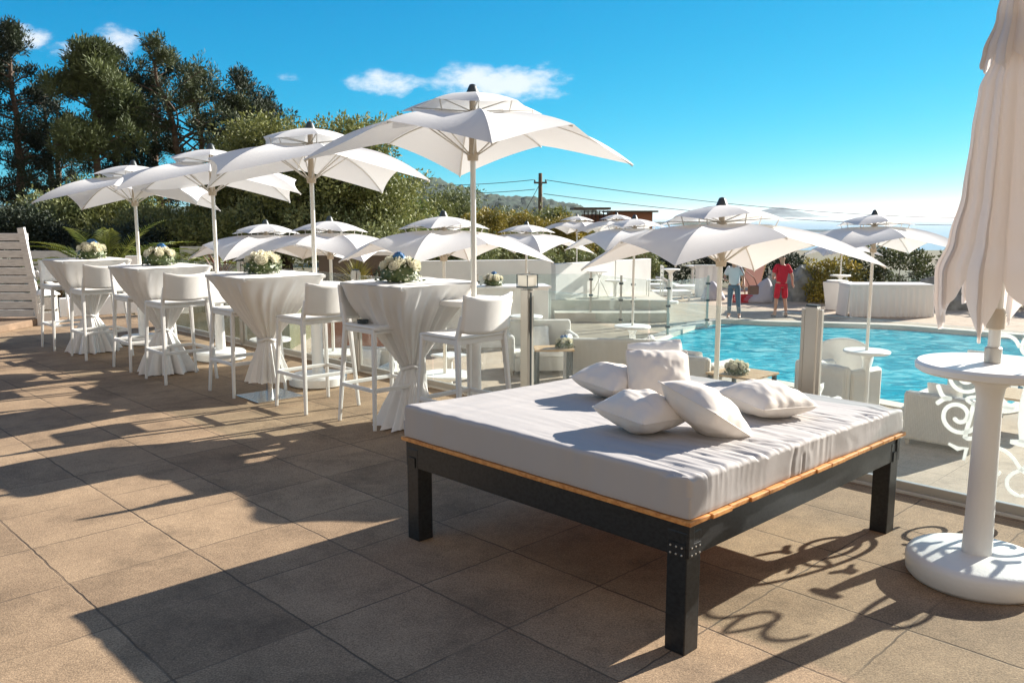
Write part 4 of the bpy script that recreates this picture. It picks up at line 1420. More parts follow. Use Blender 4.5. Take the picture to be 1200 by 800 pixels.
shell_chair(4.98, 12.75, ang((0.3, 0.9)), 'white round-backed plastic shell chair at the pool edge')


def wood_table(x, y, rz, w, d, h, label, m='tablewood'):
    r = empty('wooden_table', (x, y, DECK), rz, label, 'table', 'wooden lounge tables')
    t = MB()
    for k in range(5):
        t.box((0, -d / 2 + d / 5 * (k + .5), h - 0.015), (w, d / 5 - 0.006, 0.03))
    t.build('table_top', M[m], r, bevel=0.003)
    for sx in (-1, 1):
        for sy in (-1, 1):
            MB().box((sx * (w / 2 - 0.05), sy * (d / 2 - 0.05), (h - 0.03) / 2), (0.05, 0.05, h - 0.03)).build('leg', M['dark'], r)
    return r


wt = at(870, 436, -0.62)
wood_table(wt.x, wt.y, RT, 0.75, 0.75, 0.53, 'pale boarded wooden table by the pool with a white bouquet on it')
b_ = at(863, 438, -0.62)
bouquet(b_.x, b_.y, -0.62, 0.36, 'white rose bouquet on the wooden table beside the pool', False, 21, group='bouquets on the pool deck')
b_ = at(661, 407, -0.45)
wood_table(b_.x - 0.17, b_.y + 0.0, 0.05, 0.62, 0.5, 0.70, 'wooden table behind the lamp post with a small bouquet on it')
bouquet(b_.x, b_.y, -0.45, 0.30, 'small white and blue bouquet on the wooden table behind the lamp post', True, 23, group='bouquets on the pool deck')
b_ = at(1200, 462, -0.72)
wood_table(b_.x, b_.y, RT, 0.8, 0.8, 0.43, 'low wooden table with dark legs at the right edge beside the glass ornament')

# small white pedestal table and tub under the stools
c = at(527, 458, DECK)
r = empty('side_table', c, RT, 'small square white pedestal table on the lower deck, seen under the nearest bar stool', 'table')
MB().box((0, 0, 0.575), (0.42, 0.42, 0.035)).build('table_top', M['plastic'], r, bevel=0.006)
MB().lathe([(0.13, 0.0), (0.12, 0.03), (0.05, 0.06), (0.05, 0.50), (0.11, 0.557)], 24).build('pedestal', M['plastic'], r, True, sharp=40)
c = at(421, 424, DECK)
r = empty('tall_planter', c, 0, 'tapered white planter on the lower deck, seen left of the nearest tied table', 'planter')
MB().lathe([(0.14, 0), (0.15, 0.005), (0.21, 0.66), (0.225, 0.67), (0.225, 0.72), (0.195, 0.72), (0.19, 0.66)], 32).build('pot', M['polye'], r, True, sharp=40)
MB().lathe([(0.01, 0.655), (0.188, 0.655), (0.186, 0.662), (0.01, 0.665)], 24).build('soil', M['soil_plants'], r)


# ------------------------------------------------------------------ buildings, walls and counters of the pool deck
def wall(name, p0, p1, th, z0, z1, m, label, cat='wall', cap=True):
    r = empty(name, (p0[0], p0[1], z0), math.atan2(p1[1] - p0[1], p1[0] - p0[0]), label, cat)
    L_ = math.hypot(p1[0] - p0[0], p1[1] - p0[1])
    MB().box((L_ / 2, 0, (z1 - z0) / 2), (L_, th, z1 - z0)).build('wall_body', m, r, bevel=0.01)
    if cap:
        MB().box((L_ / 2, 0, z1 - z0 + 0.022), (L_ + 0.06, th + 0.06, 0.04)).build('coping', M['coping'], r, bevel=0.006)
    return r


w0, w1, w2 = atd(440, 300, 21.5), atd(645, 304, 22.5), atd(760, 304, 26)
wall('boundary_wall', w0, w1, 0.2, DECK, w1.z, M['wall'], 'long white rendered wall behind the parasol with the square lamp', cap=False)
wall('boundary_wall', w1 + Vector((0.1, 0.6, 0)), w2, 0.2, DECK, 0.32, M['wall'], 'white rendered wall stepping back behind the far cocktail tables', cap=False)
p0, p1 = atd(480, 337, 17.5), atd(643, 337, 18)
r = empty('bar_counter', (p0.x, p0.y, DECK), math.atan2(p1.y - p0.y, p1.x - p0.x), 'long white bar counter with a flower arrangement before the white wall', 'counter')
Lc = (p1 - p0).length
hc = p0.z - DECK
MB().box((Lc / 2, 0.3, (hc - .05) / 2), (Lc, 0.6, hc - 0.05)).build('counter_body', M['wall'], r, bevel=0.01)
MB().box((Lc / 2, 0.27, hc - 0.025), (Lc + 0.08, 0.72, 0.05)).build('counter_top', M['plastic'], r, bevel=0.008)
b_ = atd(578, 336, 18.0)
bouquet(b_.x, b_.y, p0.z, 0.46, 'dark blue and white bouquet standing on the white bar counter', True, 31, group='bouquets on the pool deck')
# raised platform with bistro set
pl = [atd(655, 350, 24), atd(760, 350, 24.5)]
mb = MB()
mb.box(((pl[0].x + pl[1].x) / 2, 24.3, DECK + 0.25), (pl[1].x - pl[0].x + 0.6, 2.6, 0.5))
mb.box(((pl[0].x + pl[1].x) / 2, 22.6, DECK + 0.12), (pl[1].x - pl[0].x + 0.4, 0.8, 0.24))
structure(mb.build('raised_platform', M['coping'], bevel=0.01))


def bistro_table(x, y, z, label):
    r = empty('bistro_table', (x, y, z), 0.3, label, 'table')
    MB().lathe([(0.02, 0.70), (0.33, 0.70), (0.335, 0.715), (0.33, 0.725), (0.02, 0.725)], 32).build('table_top', M['plastic'], r, True, sharp=40)
    for k in range(3):
        a = k * 2 * PI / 3
        MB().tube([(0.28 * math.cos(a), 0.28 * math.sin(a), 0), (-0.1 * math.cos(a), -0.1 * math.sin(a), 0.70)], 0.014, 8).build('leg', M['plastic'], r, True)


def slat_chair(x, y, z, rz, label):
    r = empty('slatted_chair', (x, y, z), rz, label, 'chair', 'white slatted chairs on the platform')
    s_ = MB()
    for k in range(5):
        s_.box((-0.17 + k * .09, 0, 0.44), (0.07, 0.42, 0.02))
    s_.build('seat', M['plastic'], r)
    b = MB()
    for k in range(3):
        b.box((-0.22, 0, 0.58 + k * .12), (0.02, 0.42, 0.07))
    b.build('backrest', M['plastic'], r)
    for sx, h_ in ((-0.21, 0.86), (0.19, 0.43)):
        for sy in (-.2, .2):
            MB().bar((sx, sy, 0), (sx, sy, h_), 0.028).build('leg', M['plastic'], r)


bz = DECK
bt_ = at(707, 352, DECK + .5)
bistro_table(bt_.x, 24.0, DECK + .5, 'small white bistro table on the raised platform')
slat_chair(bt_.x - .55, 24.1, DECK + .5, 0, 'white slatted chair left of the bistro table on the platform')
slat_chair(bt_.x + 1.6, 24.3, DECK + .5, PI, 'white slatted chair right of the bistro table on the platform')


def cocktail(px, py, Y, label):
    p = atd(px, py, Y)
    r = empty('cocktail_table', (p.x, p.y, DECK), 0, label, 'table', 'distant white cocktail tables')
    h = p.z - DECK
    MB().lathe([(0.27, 0), (0.27, 0.08), (0.07, 0.11), (0.06, h - 0.14), (0.17, h - 0.04)], 24).build('pedestal', M['polye'], r, True, sharp=40)
    MB().lathe([(0.1, h - 0.045), (0.29, h - 0.04), (0.30, h - 0.01), (0.28, h), (0.02, h)], 32).build('table_top', M['polye'], r, True, sharp=40)
    return r


cocktail(722, 317, 27.5, 'white cocktail table on the far side, before the stepped back wall')
cocktail(786, 315, 27, 'white cocktail table left of the white folded screen')
cocktail(812, 311, 33, 'farthest white cocktail table, close beside the white folded screen')

# low white sunbeds
def sunbed(px, py, rz, label):
    p = at(px, py, DECK)
    r = empty('sunbed', p, rz, label, 'sunbed', 'white sunbeds on the far deck')
    MB().box((0, 0, 0.22), (1.9, 0.68, 0.06)).build('frame', M['plastic'], r, bevel=0.01)
    MB().box((0.25, 0, 0.29), (1.35, 0.64, 0.08)).build('mattress', M['pillow_w'], r, bevel=0.025)
    MB().bar((-0.42, 0, 0.30), (-0.92, 0, 0.62), 0.64, d0=0.08, d1=0.08, side=(0, 1, 0)).build('headrest', M['pillow_w'], r, bevel=0.02)
    for sx in (-.85, .85):
        for sy in (-.28, .28):
            MB().box((sx, sy, 0.095), (.06, .06, .19)).build('leg', M['plastic'], r)


sunbed(775, 352, 0.2, 'white sunbed with raised headrest, nearer one left of the folded screen')
sunbed(800, 345, 0.25, 'white sunbed with raised headrest, farther one left of the folded screen')
sunbed(765, 343, 0.1, 'white sunbed behind the middle glass panes of the lower fence')

# white folded screen
p = at(829, 347, DECK)
r = empty('folding_screen', p, 0.1, 'tall white pleated screen standing behind the person in the pale shirt', 'screen')
mb = MB()
for k in range(6):
    mb.bar((-0.45 + k * .15, 0.05 * (k % 2), 0.52), (-0.45 + (k + 1) * .15 - .004, 0.05 * ((k + 1) % 2), 0.52), 0.02, d0=1.04, d1=1.04, side=(0, 1, 0))
mb.build('pleated_panel', M['cloth'], r)
MB().box((0, 0.025, 1.06), (0.98, 0.12, 0.04)).build('top_rail', M['plastic'], r)


def beanbag(px, py, w, h, m, label, seed, lean=0.2):
    p = at(px, py, DECK)
    def fn(u, v):
        a = 2 * PI * v
        rr = w / 2 * (math.sin(PI * min(1, u * 0.5 + 0.5)) ** 0.55 if u > 0 else 1)
        prof = max(0.001, (1 - u) ** 0.62) * (1 if u > 0.06 else 0.86 + 2.3 * u)
        n_ = 1 + 0.10 * noise.noise(Vector((math.cos(a) * 1.5, math.sin(a) * 1.5, u * 3 + seed)))
        n_ += 0.03 * math.sin(7 * a + 4 * u)
        return (math.cos(a) * w / 2 * prof * n_ + lean * u * h, math.sin(a) * w / 2 * prof * n_, h * u)
    o = MB().grid(fn, 20, 48, wrap=True).build('beanbag', M[m], None, True)
    o.location = p
    return tag(o, label, 'beanbag', 'big beanbags across the pool')


beanbag(836, 351, 0.85, 0.62, 'grey_bag', 'grey beanbag left of the person in the pale shirt', 1, -0.1)
beanbag(888, 354, 0.95, 0.78, 'grey_bag', 'tall pointed grey beanbag between the two people', 2, 0.35)
# pink striped cushion
m, N, L = nodes_of('pink striped fabric')
tc = N.new('ShaderNodeTexCoord'); wv = N.new('ShaderNodeTexWave'); wv.inputs['Scale'].default_value = 9; wv.bands_direction = 'Z'
rp = N.new('ShaderNodeValToRGB'); rp.color_ramp.elements[0].color = (0.5, 0.12, 0.13, 1); rp.color_ramp.elements[1].color = (0.75, 0.62, 0.58, 1)
rp.color_ramp.elements[0].position = 0.45; rp.color_ramp.elements[1].position = 0.55
L.new(tc.outputs['Object'], wv.inputs[0]); L.new(wv.outputs['Fac'], rp.inputs[0]); L.new(rp.outputs[0], N['Principled BSDF'].inputs['Base Color'])
N['Principled BSDF'].inputs['Roughness'].default_value = 0.9
M['stripe'] = m
p = at(889, 347, DECK)
r = empty('striped_deckchair', p + Vector((0, 1.0, 0)), PI, 'deckchair in red and white stripes behind the pointed beanbag', 'deckchair')
MB().bar((0, -0.0, 0.25), (0, 0.5, 1.02), 0.62, d0=0.05, d1=0.05, side=(1, 0, 0)).build('sling', m, r, bevel=0.01)
for sx in (-.33, .33):
    MB().bar((sx, -0.35, 0), (sx, 0.55, 1.08), 0.035).build('frame_rail', M['tablewood'], r)
    MB().bar((sx, 0.5, 0), (sx, -0.1, 0.7), 0.035).build('leg', M['tablewood'], r)

# long table in pleated skirt, tub
c = at(1045, 372, DECK)
r = empty('buffet_table', c + Vector((0, 0.5, 0)), -0.03, 'long buffet table across the pool with a pleated white skirt', 'table')


def skirt(u, v):
    # rounded rectangle walk
    w, d = 1.12, 0.42
    per = [(-w, -d), (w, -d), (w, d), (-w, d), (-w, -d)]
    s_ = v * 4
    i = min(3, int(s_)); t = s_ - i
    x = per[i][0] + (per[i + 1][0] - per[i][0]) * t; y = per[i][1] + (per[i + 1][1] - per[i][1]) * t
    nx, ny = ((0, -1), (1, 0), (0, 1), (-1, 0))[i]
    k = 0.032 * math.sin(t * 76 + 2 * math.sin(t * 9)) * (0.3 + 0.7 * u) + 0.05 * u
    return (x + nx * k, y + ny * k, 0.86 * (1 - u) + 0.01)


MB().grid(skirt, 6, 400).build('pleated_skirt', M['cloth'], r, True)
MB().box((0, 0, 0.885), (2.28, 0.88, 0.025)).build('table_top', M['cloth'], r, bevel=0.006)
MB().box((0, 0, 0.84), (2.27, 0.87, 0.06)).build('hem_band', M['cloth'], r)
c = at(984, 364, DECK)
r = empty('planter_tub', c + Vector((0, 0.3, 0)), 0, 'tapered white tub with a flat round lid, left of the buffet table', 'planter')
MB().lathe([(0.30, 0), (0.31, 0.01), (0.43, 0.80), (0.44, 0.82), (0.4, 0.83)], 4).build('tub', M['polye'], r, bevel=0.02)
MB().lathe([(0.25, 0.832), (0.3, 0.84), (0.3, 0.87), (0.02, 0.875)], 32).build('lid', M['plastic'], r, True, sharp=40)

# boulder behind and the glass at the back
def boulder(px, py, w, h, d, label, seed, Yb=None):
    p = at(px, py, DECK)
    bm = bmesh.new(); bmesh.ops.create_icosphere(bm, subdivisions=4, radius=1)
    for v in bm.verts:
        n_ = 1 + 0.35 * noise.fractal(v.co * 1.2 + Vector((seed, 0, 0)), 1, 2, 4)
        v.co = Vector((v.co.x * w / 2 * n_, v.co.y * d / 2 * n_, v.co.z * h * n_))
        if v.co.z < -0.1: v.co.z = -0.1
    me = bpy.data.meshes.new('boulder'); bm.to_mesh(me); bm.free(); me.materials.append(M['rock'])
    o = bpy.data.objects.new('boulder', me); C.objects.link(o); o.location = p
    return tag(o, label, 'rock', 'grey boulders at the far side of the pool')


boulder(943, 352, 1.6, 1.15, 1.0, 'big grey boulder behind glass, right of the person in red', 3)
boulder(1105, 361, 2.6, 0.85, 1.0, 'long low grey boulder at the right end of the buffet table', 8)
boulder(912, 349, 1.2, 0.8, 0.9, 'smaller grey boulder right behind the person in red', 12)


def glass_run(pts, h, label, name='glass_fence'):
    r = empty(name, pts[0], 0, label, 'fence')
    o0 = Vector(pts[0])
    for i, p in enumerate(pts):
        q_ = Vector(p) - o0
        k = MB(); k.bar(q_, q_ + Vector((0, 0, h + 0.05)), 0.05)
        po = k.build('post', M['alu'], r)
        cl = MB()
        for zz in (0.2, h * .55, h - 0.15):
            cl.box((q_.x, q_.y, q_.z + zz), (0.10, 0.07, 0.05))
        cl.build('clamp', M['dark'], po)
    for i in range(len(pts) - 1):
        a, b = Vector(pts[i]) - o0, Vector(pts[i + 1]) - o0
        d = (b - a).normalized()
        a2, b2 = a + d * 0.04, b - d * 0.04
        m_ = (a2 + b2) / 2
        MB().bar(m_ + Vector((0, 0, 0.06)), m_ + Vector((0, 0, h)), (b2 - a2).length, d0=0.012, d1=0.012, side=d).build('glass_panel', M['glass'], r)
    return r


glass_run([at(*q_, DECK) for q_ in ((560, 381), (620, 377), (692, 376), (727, 384), (741, 386), (782, 393), (828, 384))], 1.25,
          'clamped clear glass fence round the left end of the pool deck')
glass_run([at(*q_, DECK) for q_ in ((900, 352), (968, 351))], 1.0, 'short run of glass fence before the big boulder')
glass_run([at(*q_, DECK) + Vector((0, 1.2, 0)) for q_ in ((968, 351), (1053, 356), (1140, 361), (1230, 366))], 1.0,
          'long glass fence behind the buffet table')


# ------------------------------------------------------------------ vegetation
rng = np.random.default_rng(7)


def leaf_mesh(name, centers, rad, per, size, m, parent=None, aspect=0.45, flat=0.7, seed=0, up=0.25):
    """many small leaf faces in clumps; centers: list of (x,y,z,scale)"""
    g = np.random.default_rng(seed)
    c = np.array([q_[:3] for q_ in centers], dtype=float)
    s_ = np.array([q_[3] for q_ in centers], dtype=float)
    n_ = len(c) * per
    idx = np.repeat(np.arange(len(c)), per)
    d = g.normal(size=(n_, 3)); d /= np.linalg.norm(d, axis=1)[:, None]
    rr = g.random(n_) ** 0.45
    off = d * (rr * rad * s_[idx])[:, None]
    off[:, 2] *= flat
    P = c[idx] + off
    e = d + g.normal(size=(n_, 3)) * 0.7
    e[:, 2] += up
    e /= np.linalg.norm(e, axis=1)[:, None]
    h = np.cross(e, g.normal(size=(n_, 3))); h /= np.linalg.norm(h, axis=1)[:, None]
    L_ = size * (0.6 + 0.8 * g.random(n_))
    e *= L_[:, None]; h *= (L_ * aspect)[:, None]
    V = np.empty((n_, 4, 3))
    V[:, 0] = P; V[:, 1] = P + e * .5 + h * .5; V[:, 2] = P + e; V[:, 3] = P + e * .5 - h * .5
    me = bpy.data.meshes.new(name)
    me.vertices.add(n_ * 4); me.vertices.foreach_set('co', V.reshape(-1))
    me.loops.add(n_ * 4); me.loops.foreach_set('vertex_index', np.arange(n_ * 4, dtype=np.int32))
    me.polygons.add(n_); me.polygons.foreach_set('loop_start', np.arange(0, n_ * 4, 4, dtype=np.int32))
    me.polygons.foreach_set('loop_total', np.full(n_, 4, dtype=np.int32))
    me.update(calc_edges=True)
    me.materials.append(m)
    o = bpy.data.objects.new(name, me); C.objects.link(o)
    if parent: o.parent = parent
    return o


def limb(mb, p0, p1, r0, r1, rnd, n_=6, wob=0.12):
    p0, p1 = Vector(p0), Vector(p1)
    L_ = (p1 - p0).length
    pts, rs = [], []
    for i in range(n_ + 1):
        t = i / n_
        p = p0.lerp(p1, t)
        if 0 < i:
            p += Vector((rnd.uniform(-1, 1), rnd.uniform(-1, 1), rnd.uniform(-.4, .4))) * wob * L_ * 0.25
        p.z += 0.05 * L_ * math.sin(PI * t)
        pts.append(p); rs.append(r0 + (r1 - r0) * t)
    mb.tube(pts, rs, 7)
    return pts


def pine(px, pytop, Y, width, label, m='pine', z0=-0.12, seed=1, low=0.22, nb=46, needle=0.13, per=84, group='tall dark pines', crad=0.30, stems=1, shape=1.0):
    rnd = random.Random(seed)
    top = atd(px, pytop, Y)
    H = top.z - z0
    r = empty('pine_tree', (top.x, Y, z0), 0, label, 'tree', group)
    tk = MB()
    cl = []
    for st in range(stems):
        ox = rnd.uniform(-.1, .1) * width if stems > 1 else 0
        lean = rnd.uniform(-.12, .12) * width + (st - (stems - 1) / 2) * width * 0.35
        hh = H * (1 - 0.12 * st) - 0.25
        pts = limb(tk, (ox, 0, 0), (ox + lean, rnd.uniform(-.4, .4), hh), 0.17, 0.03, rnd, 10, 0.05)
        for k in range(nb // stems):
            t = low + (1 - low) * (k + rnd.random()) / (nb // stems)
            i = min(len(pts) - 2, int(t * (len(pts) - 1)))
            f = t * (len(pts) - 1) - i
            b = pts[i].lerp(pts[i + 1], min(1, f))
            wd = width / 2 * (0.55 + 0.45 * math.sin(PI * min(1, (t - low) / (1 - low) * 0.8 + 0.25))) * (1.0 if t < .7 else max(0.12, (1.02 - t) / .32) ** 0.8) * shape
            a = rnd.uniform(0, 2 * PI)
            L_ = wd * rnd.uniform(0.55, 1.15)
            e = b + Vector((math.cos(a) * L_, math.sin(a) * L_, L_ * rnd.uniform(0.05, 0.55)))
            bp_ = limb(tk, b, e, 0.035 * (1.1 - t) + 0.018, 0.008, rnd, 4, 0.2)
            for q_, ss in ((bp_[-1], 1.0), (bp_[-2], 0.85), (bp_[-3], 0.6)):
                if rnd.random() < 0.9:
                    for _ in range(2):
                        o_ = Vector((rnd.uniform(-1, 1), rnd.uniform(-1, 1), rnd.uniform(-.3, .7))) * crad * 0.8
                        cl.append((*(q_ + o_), ss * rnd.uniform(.55, 1.0)))
        cl.append((pts[-1].x, pts[-1].y, pts[-1].z + 0.1, 0.6))
    tk.build('trunk', M['trunk'], r, True)
    leaf_mesh('crown', cl, crad, per, needle, M[m], r, aspect=0.22, flat=1.15, seed=seed, up=0.9)
    return r


def broadleaf(px, pytop, Y, width, label, m='olive', z0=-0.12, seed=1, leaf=0.10, nc=260, per=70, trunk=0.16, group='garden trees and bushes', name='olive_tree', crad=0.42, low=0.3, aspect=0.4, cat='tree', loose=0.0):
    rnd = random.Random(seed)
    top = atd(px, pytop, Y)
    H = top.z - z0
    r = empty(name, (top.x, Y, z0), 0, label, cat, group)
    tk = MB()
    cl = []
    lobes = []
    for k in range(9):
        a = rnd.uniform(0, 2 * PI)
        rr = rnd.uniform(0.2, 0.62) * width / 2
        zz = H * max(low + .1, 0.84 - 0.55 * (rr / (width / 2)) ** 2 - rnd.uniform(0, 0.22))
        lobes.append((Vector((math.cos(a) * rr, math.sin(a) * rr, zz)), rnd.uniform(.45, .75)))
    lobes.append((Vector((0, 0, H * 0.78)), 0.6))
    for c_, s_ in lobes:
        limb(tk, (rnd.uniform(-.1, .1), 0, H * low * rnd.uniform(0.4, .9)), c_, trunk * .5, 0.02, rnd, 6, 0.2)
        nn = nc // len(lobes)
        for i in range(nn):
            d = Vector((rnd.gauss(0, 1), rnd.gauss(0, 1), rnd.gauss(0, 1))).normalized()
            q_ = c_ + Vector((d.x * width * .30, d.y * width * .30, d.z * H * (1 - low) * .30)) * s_ * 1.35 * (rnd.uniform(0.35, 1.0 + loose))
            if q_.z > H - crad * .5: q_.z = H - crad * .5 - rnd.random() * .5
            if q_.z < H * low * .7: q_.z = H * low * .7 + rnd.random() * .3
            cl.append((*q_, rnd.uniform(.4, 1.0)))
    limb(tk, (0, 0, 0), (0, 0, H * low), trunk, trunk * .6, rnd, 4, 0.1)
    tk.build('trunk', M['trunk'], r, True)
    leaf_mesh('crown', cl, crad, per, leaf, M[m], r, aspect=aspect, flat=0.85, seed=seed)
    return r


# pines behind the garden
pine(12, 26, 27, 2.7, 'tall dark pine with a spiky top at the far left edge', 'pine_dark', seed=3, nb=52, stems=1, low=0.2)
pine(-45, 60, 26, 3.2, 'tall dark pine cut by the left edge of the picture', 'pine_dark', seed=4, nb=34)
pine(52, 84, 30, 2.6, 'lower dark pine filling the gap right of the leftmost spiky pine', 'pine_dark', seed=5, nb=30, stems=2, low=0.25)
pine(97, 50, 26, 2.4, 'lighter green long-needled pine, bushy, left of centre of the pine row', 'pine_light', seed=6, nb=56, low=0.45, crad=0.40, per=130, needle=0.16)
pine(134, 55, 28.5, 2.1, 'dark pine directly behind the lighter green long-needled one', 'pine_dark', seed=7, nb=52, low=0.2)
pine(178, 84, 29, 2.0, 'shorter dark pine left of the broad round-topped pine', 'pine_dark', seed=8, nb=30, low=0.25)
pine(234, 43, 28, 4.0, 'broad round-topped pine with brown twigs, right of centre of the row', 'pine', seed=9, nb=72, stems=3, shape=1.1, low=0.42)
pine(293, 76, 29, 2.2, 'slim pine at the right end of the row beside the pale olive tree', 'pine_dark', seed=10, nb=44, stems=2, low=0.25)
# pale leafy trees
broadleaf(330, 124, 22, 4.6, 'large pale green olive tree behind the parasols', 'olive', seed=21, nc=520, per=70)
broadleaf(405, 128, 21, 4.4, 'large pale green olive tree right of the first, crown reaching over the parasol edge', 'olive', seed=22, nc=520, per=70)
broadleaf(278, 185, 23, 2.8, 'olive tree partly hidden behind the left parasols and the pines', 'olive', seed=24, nc=380, per=70)
broadleaf(440, 188, 22.5, 3.2, 'low spreading olive tree at the right end of the pale trees', 'olive', seed=25, nc=420, per=70, low=0.15)
broadleaf(463, 222, 24, 1.9, 'dark glossy green bush just right of the olive trees', 'greenbush', seed=26, nc=240, name='bush', low=0.1, cat='bush')
broadleaf(395, 232, 20.5, 4.0, 'dense low green bush below the olive trees', 'shrub', seed=27, nc=360, name='bush', low=0.08, cat='bush')
broadleaf(310, 225, 21, 3.6, 'dense shady bush below the first olive tree', 'shrub', seed=28, nc=320, name='bush', low=0.08, cat='bush')
for i, (px, py, Y, w, lab, m_) in enumerate((
        (60, 222, 22, 3.2, 'grey green bush behind the white slatted screen', 'shrub'),
        (115, 205, 23, 3.4, 'grey green bush under the lighter pine', 'olive'),
        (178, 238, 21, 3.2, 'low grey green bush behind the palm', 'shrub'),
        (235, 246, 20, 2.6, 'pale grey green bush behind the third terrace parasol pole', 'olive'),
        (10, 235, 20, 3.4, 'dark bush behind the white slatted screen at the left edge', 'pine_dark'),
        (150, 262, 19, 3.0, 'low dark bush right behind the palm fronds', 'pine_dark'))):
    broadleaf(px, py, Y, w, lab, m_, seed=40 + i, nc=300, name='bush', low=0.06, cat='bush', leaf=0.09, per=60)
# trees beyond the pool wall
for i, (px, py, Y, w, lab, m_, nm, ct) in enumerate((
        (500, 226, 32, 2.6, 'sparse olive green tree between the bush and the largest parasol pole', 'olive', 'tree', 'tree'),
        (533, 210, 34, 3.0, 'slender airy tree just left of the largest parasol pole, above the deck parasols', 'shrub', 'tree', 'tree'),
        (563, 240, 30, 2.4, 'yellow flowering bush just right of the largest parasol pole', 'yellow', 'bush', 'bush'),
        (592, 236, 36, 2.8, 'thin green tree between two yellow flowering bushes', 'shrub', 'tree', 'tree'),
        (612, 240, 33, 2.6, 'round golden bush left of the utility pole', 'yellow', 'bush', 'bush'),
        (650, 234, 37, 2.8, 'airy olive tree right behind the utility pole', 'olive', 'tree', 'tree'),
        (664, 248, 34, 2.4, 'yellow green bush right of the utility pole', 'yellow', 'bush', 'bush'),
        (484, 252, 28, 2.4, 'low yellow green bush beside the dark glossy bush', 'yellow', 'bush', 'bush'),
        (545, 262, 28, 3.4, 'wide low green bush along the top of the white wall', 'shrub', 'bush', 'bush'),
        (620, 268, 30, 4.4, 'low green bush behind the parasol near the square lamp', 'shrub', 'bush', 'bush'),
        (700, 262, 36, 4.2, 'low green bush below the flat-roofed house', 'shrub', 'bush', 'bush'))):
    broadleaf(px, py, Y, w, lab, m_, z0=DECK, seed=60 + i, nc=230, per=60, name=nm, low=0.35 if ct == 'tree' else 0.1, cat=ct, leaf=0.11, loose=0.2 if ct == 'tree' else 0.0)


def hedge(p0, p1, h, d, label, m, seed, name='hedge', per=36):
    r = empty(name, (p0.x, p0.y, DECK), math.atan2(p1.y - p0.y, p1.x - p0.x), label, 'hedge', 'hedges around the pool')
    rnd = random.Random(seed)
    L_ = (p1 - p0).length
    cl = []
    for k in range(int(L_ * h * 26)):
        x = rnd.uniform(0, L_)
        hh = h * (0.93 + 0.10 * noise.noise(Vector((x * .7, seed, 0))))
        z = rnd.uniform(0.05, 1) * hh
        cl.append((x, rnd.uniform(-d / 2, d / 2), z, rnd.uniform(.6, 1)))
    leaf_mesh('foliage', cl, 0.28, int(per * 1.6), 0.12, M[m], r, seed=seed)
    st = MB()
    for k in range(int(L_ / 0.6)):
        st.tube([(k * .6 + .3, 0, 0), (k * .6 + .3 + rnd.uniform(-.1, .1), 0, h * .8)], [0.03, 0.01], 6)
    st.build('stems', M['trunk'], r, True)


hedge(atd(1000, 292, 29), atd(1118, 296, 27), 1.72, 1.2, 'clipped green hedge behind the buffet table', 'hedge', 5)
hedge(atd(1120, 296, 27), atd(1270, 300, 25), 1.6, 1.2, 'clipped green hedge behind the furled parasol', 'hedge', 6)
hedge(atd(950, 300, 27.5), atd(1012, 303, 27.3), 1.40, 0.7, 'bush full of orange yellow flowers behind the white tub', 'yellow', 7)
hedge(atd(770, 303, 36), atd(945, 300, 33), 1.45, 1.2, 'dark low hedge behind the two people', 'pine_dark', 8)
hedge(atd(640, 302, 31), atd(770, 300, 34), 1.55, 1.0, 'dark hedge showing above the stepped back wall', 'shrub', 9)


# feather palm between fence and tables
def palm(px, py, Y, label, n_=26, L=1.5, seed=3, z0=-0.12, m='palm'):
    c_ = atd(px, py, Y)
    r = empty('palm', (c_.x, Y, z0), 0, label, 'palm')
    rnd = random.Random(seed)
    h0 = 0.35
    MB().lathe([(0.16, 0), (0.19, 0.12), (0.15, h0)], 14).build('trunk', M['trunk'], r)
    for k in range(n_):
        a = 2 * PI * k / n_ * 1.0 + rnd.uniform(-.15, .15)
        el = rnd.uniform(0.45, 1.4)
        l = L * rnd.uniform(.8, 1.1)
        pts = []
        x = z = 0.0
        ang_ = el
        for i in range(15):
            pts.append(Vector((math.cos(a) * x, math.sin(a) * x, h0 + z)))
            x += math.cos(ang_) * l / 14; z += math.sin(ang_) * l / 14
            ang_ -= 0.085
        mb = MB()
        mb.tube(pts, [0.012 - 0.0006 * i for i in range(15)], 5)
        side = Vector((-math.sin(a), math.cos(a), 0))
        for i in range(1, 42):
            t = 1.5 + i * 12.3 / 42
            i0 = int(t); f = t - i0
            p = pts[i0].lerp(pts[min(14, i0 + 1)], f)
            ax = (pts[min(14, i0 + 1)] - pts[i0]).normalized()
            ll = 0.26 * math.sin(PI * min(1, 0.15 + i / 46)) + 0.05
            for s_ in (-1, 1):
                d = (side * s_ * 0.9 + ax * 0.65 + Vector((0, 0, 0.22 + rnd.uniform(-.1, .1)))).normalized()
                w = ax * 0.010
                mb.add([p - w, p + w, p + d * ll * .6 + w * .8 + Vector((0, 0, -.01)), p + d * ll + Vector((0, 0, -.03)), p + d * ll * .6 - w * .8], [(0, 1, 2, 3, 4)])
        mb.build('frond', M[m], r)
    return r


palm(128, 330, 15.5, 'bushy green palm behind the farthest bar table', L=1.85)
palm(212, 345, 16.5, 'smaller palm behind the bouquet of the second farthest bar table', L=1.5, seed=8, n_=20)


